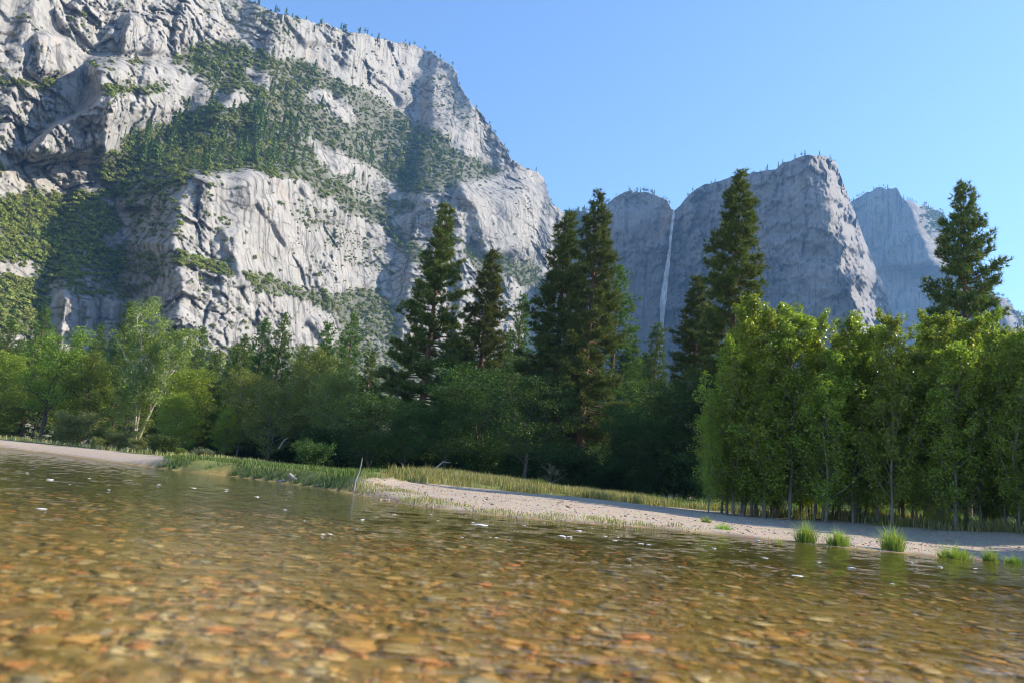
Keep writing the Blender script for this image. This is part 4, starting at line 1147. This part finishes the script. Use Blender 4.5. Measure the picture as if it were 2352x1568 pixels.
def tuft(x, y, hp, wp, n, label, seed, mat=TUFT, lift=0.0):
    r = np.random.default_rng(seed)
    c = on_plane(x, y, 0.06)
    h = hp * c[1] / FPX; w = wp * c[1] / FPX
    a = r.uniform(0, 6.28, n); rr = r.uniform(0, 1, n) ** 0.8 * w * 0.38
    X, Y = np.cos(a) * rr + 0.12 * w * np.sin(5 * a), np.sin(a) * rr * 0.8
    hh = h * np.clip(r.normal(0.78, 0.34, n), 0.2, 1.6) * (1.12 - 0.35 * rr / (w * 0.32))
    V, F = blades(X, Y, np.zeros(n), hh, np.full(n, 0.013), np.clip(r.normal(0.35, 0.4, n), 0.03, 1.3), r)
    tipv = V.reshape(n, 5, 3)
    tipv[:, 4, 0] += X * 1.1 * r.uniform(0.4, 1.6, n); tipv[:, 4, 1] += Y * 0.7; tipv[:, 2:4, 0] += X[:, None] * 0.3
    V = tipv.reshape(-1, 3)
    z = gz(c[0], c[1])
    return tag(link('grass_tuft', make_mesh('grass_tuft', V, F, mat), loc=(c[0], c[1], z - 0.03)), label, 'grass tuft')
tuft(1622, 1211, 16, 24, 260, 'small grass tuft at the upstream end of the gravel edge', 1)
tuft(1662, 1220, 16, 40, 300, 'low wide grass tuft next to the small upstream one', 2)
tuft(1850, 1242, 46, 46, 700, 'tall upright grass tuft, first of the big three at the gravel edge', 3)
tuft(1926, 1250, 36, 52, 700, 'rounded grass tuft, middle of the big three at the gravel edge', 4)
tuft(2050, 1262, 50, 52, 800, 'tallest spiky grass tuft at the gravel edge', 5)
tuft(2194, 1278, 34, 72, 900, 'wide low grass tuft at the gravel edge', 6)
tuft(2274, 1284, 32, 36, 420, 'thin grass tuft beside the wide low one', 7)
tuft(2328, 1289, 24, 40, 380, 'short grass tuft near the right end of the gravel edge', 8)
tuft(2226, 1262, 50, 20, 60, 'single leggy green stalk behind the wide low tuft', 9)
tuft(1790, 1240, 18, 18, 120, 'faint thin grass tuft before the big three', 10)
sed_ = on_plane(1236, 1128, 0.5)
def sedge():
    r = np.random.default_rng(5)
    n = 500
    a = r.uniform(0, 6.28, n); rr = np.sqrt(r.uniform(0, 1, n)) * 0.5
    u, v_ = ray(1236, 1118)
    Y = 58.0
    V, F = blades(np.cos(a) * rr, np.sin(a) * rr, np.zeros(n), 0.9 * r.uniform(0.6, 1.1, n), np.full(n, 0.03), r.uniform(0.2, 0.9, n), r)
    tag(link('sedge_clump', make_mesh('sedge', V, F, GRASS_LUSH), loc=(u * Y, Y, gz(u * Y, Y))), 'dark sedge clump in the dry meadow grass', 'sedge')
sedge()

# ------------------------------------------------------------------ driftwood, standing stick, twigs
def stick(name, pts, rads, label, category, side=None, mat=WOOD_GREY):
    G = Geo()
    base = np.array(pts[0])
    P = np.array(pts) - base
    G.tube(P, np.array(rads), 6)
    for s in side or []:
        G.tube(np.array(s[0]) - base, np.array(s[1]), 5)
    return tag(link(name, G.mesh(name, mat, True), loc=base), label, category)
Yp = on_plane(812, 1131)[1] - 0.3
stick('standing_stick', [at(811, 1134, Yp), at(815, 1105, Yp), at(824, 1085, Yp), at(830, 1065, Yp), at(832, 1050, Yp)], [0.075, 0.06, 0.045, 0.03, 0.012],
      'bare curved stick standing at the water by the cut bank', 'stick', [([at(814, 1108, Yp), at(812, 1096, Yp)], [0.04, 0.03])])
Yd = on_plane(660, 1109)[1]
stick('driftwood_log', [at(664, 1088, Yd), at(672, 1097, Yd), at(688, 1107, Yd)], [0.12, 0.16, 0.1], 'forked grey driftwood log tilted out of the bank', 'driftwood', [([at(672, 1097, Yd), at(667, 1100, Yd), at(660, 1106, Yd)], [0.1, 0.08, 0.05])])
stick('driftwood_log', [at(692, 1105, Yd), at(704, 1104, Yd), at(716, 1112, Yd)], [0.13, 0.16, 0.07], 'thick pale driftwood stump lying at the waterline', 'driftwood', [([at(700, 1104, Yd), at(697, 1098, Yd)], [0.08, 0.04])])
Ye = on_plane(760, 1121)[1] - 0.2
stick('driftwood_branch', [at(726, 1113, Ye), at(750, 1116, Ye), at(772, 1119, Ye), at(784, 1124, Ye)], [0.06, 0.055, 0.04, 0.02], 'long thin driftwood branch along the waterline', 'driftwood', [([at(764, 1118, Ye), at(758, 1110, Ye)], [0.03, 0.012])])
stick('fallen_branch', [at(640, 1106, Yd), at(652, 1101, Yd), at(660, 1107, Yd)], [0.09, 0.06, 0.03], 'short driftwood piece left of the forked log', 'driftwood')
for (x0, y0, x1, y1, Y, lab) in [(1000, 1075, 1035, 1062, 82, 'white bent dead branch in front of the dark oaks'), (640, 1030, 662, 1005, 104, 'pale leaning dead stem in the shade above the meadow')]:
    a, b = at(x0, y0, Y), at(x1, y1, Y)
    stick('dead_branch', [a, (a + b) / 2 + [0, 0, 0.4], b], [0.12, 0.1, 0.04], lab, 'dead branch')
# twig litter on the upper gravel
rl = np.random.default_rng(44)
for k in range(26):
    x, y = rl.uniform(1010, 1250), 0
    y = np.interp(x, [1010, 1250], [1140, 1168]) + rl.uniform(-5, 6)
    c = on_plane(x, y, 0.45)
    if not 20 < c[1] < 75:
        continue
    c[2] = gz(c[0], c[1]) + 0.03
    a = rl.uniform(-0.5, 0.5); L = rl.uniform(0.4, 1.4)
    d = np.array([math.cos(a), math.sin(a), 0]) * L
    o = stick('gravel_twig', [c, c + d * 0.5 + [0, 0, 0.05], c + d], [0.025, 0.02, 0.01], 'dark twig strewn on the crest of the gravel bar', 'twig', mat=BARK_DARK)
    o['group'] = 'twigs on the gravel bar'

# ------------------------------------------------------------------ foam on the water
M = Mat('foam'); M.base((0.82, 0.82, 0.80)).rough(0.6, 0.3)
M.put(M.p.inputs['Normal'], M.bump(M.noise(M.coords(), 60, 3), 0.6, 0.01))
FOAM = M.m
def foam_mesh(seed):
    r = np.random.default_rng(seed)
    v_, f_ = ICO1
    s = 1 + 0.5 * perlin(v_ * 1.3 + seed * 5.1) + 0.2 * perlin(v_ * 3 + seed)
    return make_mesh('foam', v_ * s[:, None] * np.array([1, 0.75, 0.10]), f_, FOAM, smooth=True)
FM = [foam_mesh(k) for k in range(5)]
foam = [(95, 1168, 17), (742, 1226, 9), (833, 1192, 9), (758, 1226, 10), (1060, 1233, 7), (1063, 1234, 5), (1087, 1203, 8), (1107, 1205, 22), (1086, 1199, 6), (1140, 1234, 8), (1141, 1213, 6), (1126, 1233, 6), (1205, 1206, 5), (1290, 1230, 15), (1308, 1232, 12),
        (1330, 1218, 10), (1390, 1231, 9), (1412, 1240, 9), (1420, 1234, 6), (1472, 1248, 12), (1490, 1250, 9), (1640, 1258, 9), (1649, 1304, 7), (1650, 1303, 6), (1740, 1240, 9), (1757, 1281, 12), (1790, 1287, 10), (1832, 1322, 19), (1880, 1291, 8),
        (1955, 1303, 12), (2092, 1290, 8), (2050, 1340, 9), (2160, 1301, 8), (115, 1100, 9), (62, 1085, 5), (205, 1098, 5), (300, 1102, 5), (365, 1112, 6), (445, 1120, 8), (590, 1140, 8), (520, 1124, 6), (655, 1170, 7), (905, 1180, 7), (990, 1180, 6),
        (960, 1160, 5), (1006, 1195, 5), (1250, 1200, 6), (1360, 1212, 6), (1560, 1300, 6), (1445, 1283, 9), (2240, 1305, 8), (1700, 1265, 5), (160, 1112, 5), (250, 1124, 5), (820, 1215, 6), (700, 1195, 5)]
for k, (x, y, w) in enumerate(foam):
    c = on_plane(x, y, 0.0)
    s = 0.62 * w * c[1] / FPX
    lab = {0: 'faint broad foam fleck far on the water near the sand bar', 7: 'long thin foam streak out in mid river', 13: 'largest oval foam patch in mid river', 27: 'isolated white foam fleck nearest the camera'}.get(k, 'small white foam fleck drifting on the river')
    o = link('foam_fleck', FM[k % 5], loc=(c[0], c[1], 0.004), rot=(0, 0, rng.normal(0, 0.25)), scale=(s, s * (2.0 if c[1] > 12 else 1.2), s))
    tag(o, lab, 'foam', None if k in (0, 7, 13, 27) else 'foam flecks on the river')

# sunlight through the rippled surface reaches the bed
sun_data.cycles.is_caustics_light = True
water.cycles.is_caustics_caster = True
ground.cycles.is_caustics_receiver = True
for o in ground.children:
    o.cycles.is_caustics_receiver = True
# ------------------------------------------------------------------ haze
hv = np.array([[x, y, z] for z in (-2.0, 1500.0) for (x, y) in ((-4500, -900), (6200, -900), (6200, 6100), (-4500, 6100))])
hf = np.array([[0, 3, 2, 1], [4, 5, 6, 7], [0, 1, 5, 4], [1, 2, 6, 5], [2, 3, 7, 6], [3, 0, 4, 7]])
M = Mat('haze_air')
M.t.nodes.remove(M.p)
pv = M.n('VolumePrincipled')
pv.inputs['Color'].default_value = (0.22, 0.52, 1.0, 1)
pv.inputs['Density'].default_value = 0.00009
pv.inputs['Anisotropy'].default_value = 0.2
M.t.links.new(pv.outputs[0], M.out.inputs['Volume'])
tag(link('haze', make_mesh('haze', hv, hf, M.m)), 'thin blue air haze in the valley', 'haze', kind='stuff')
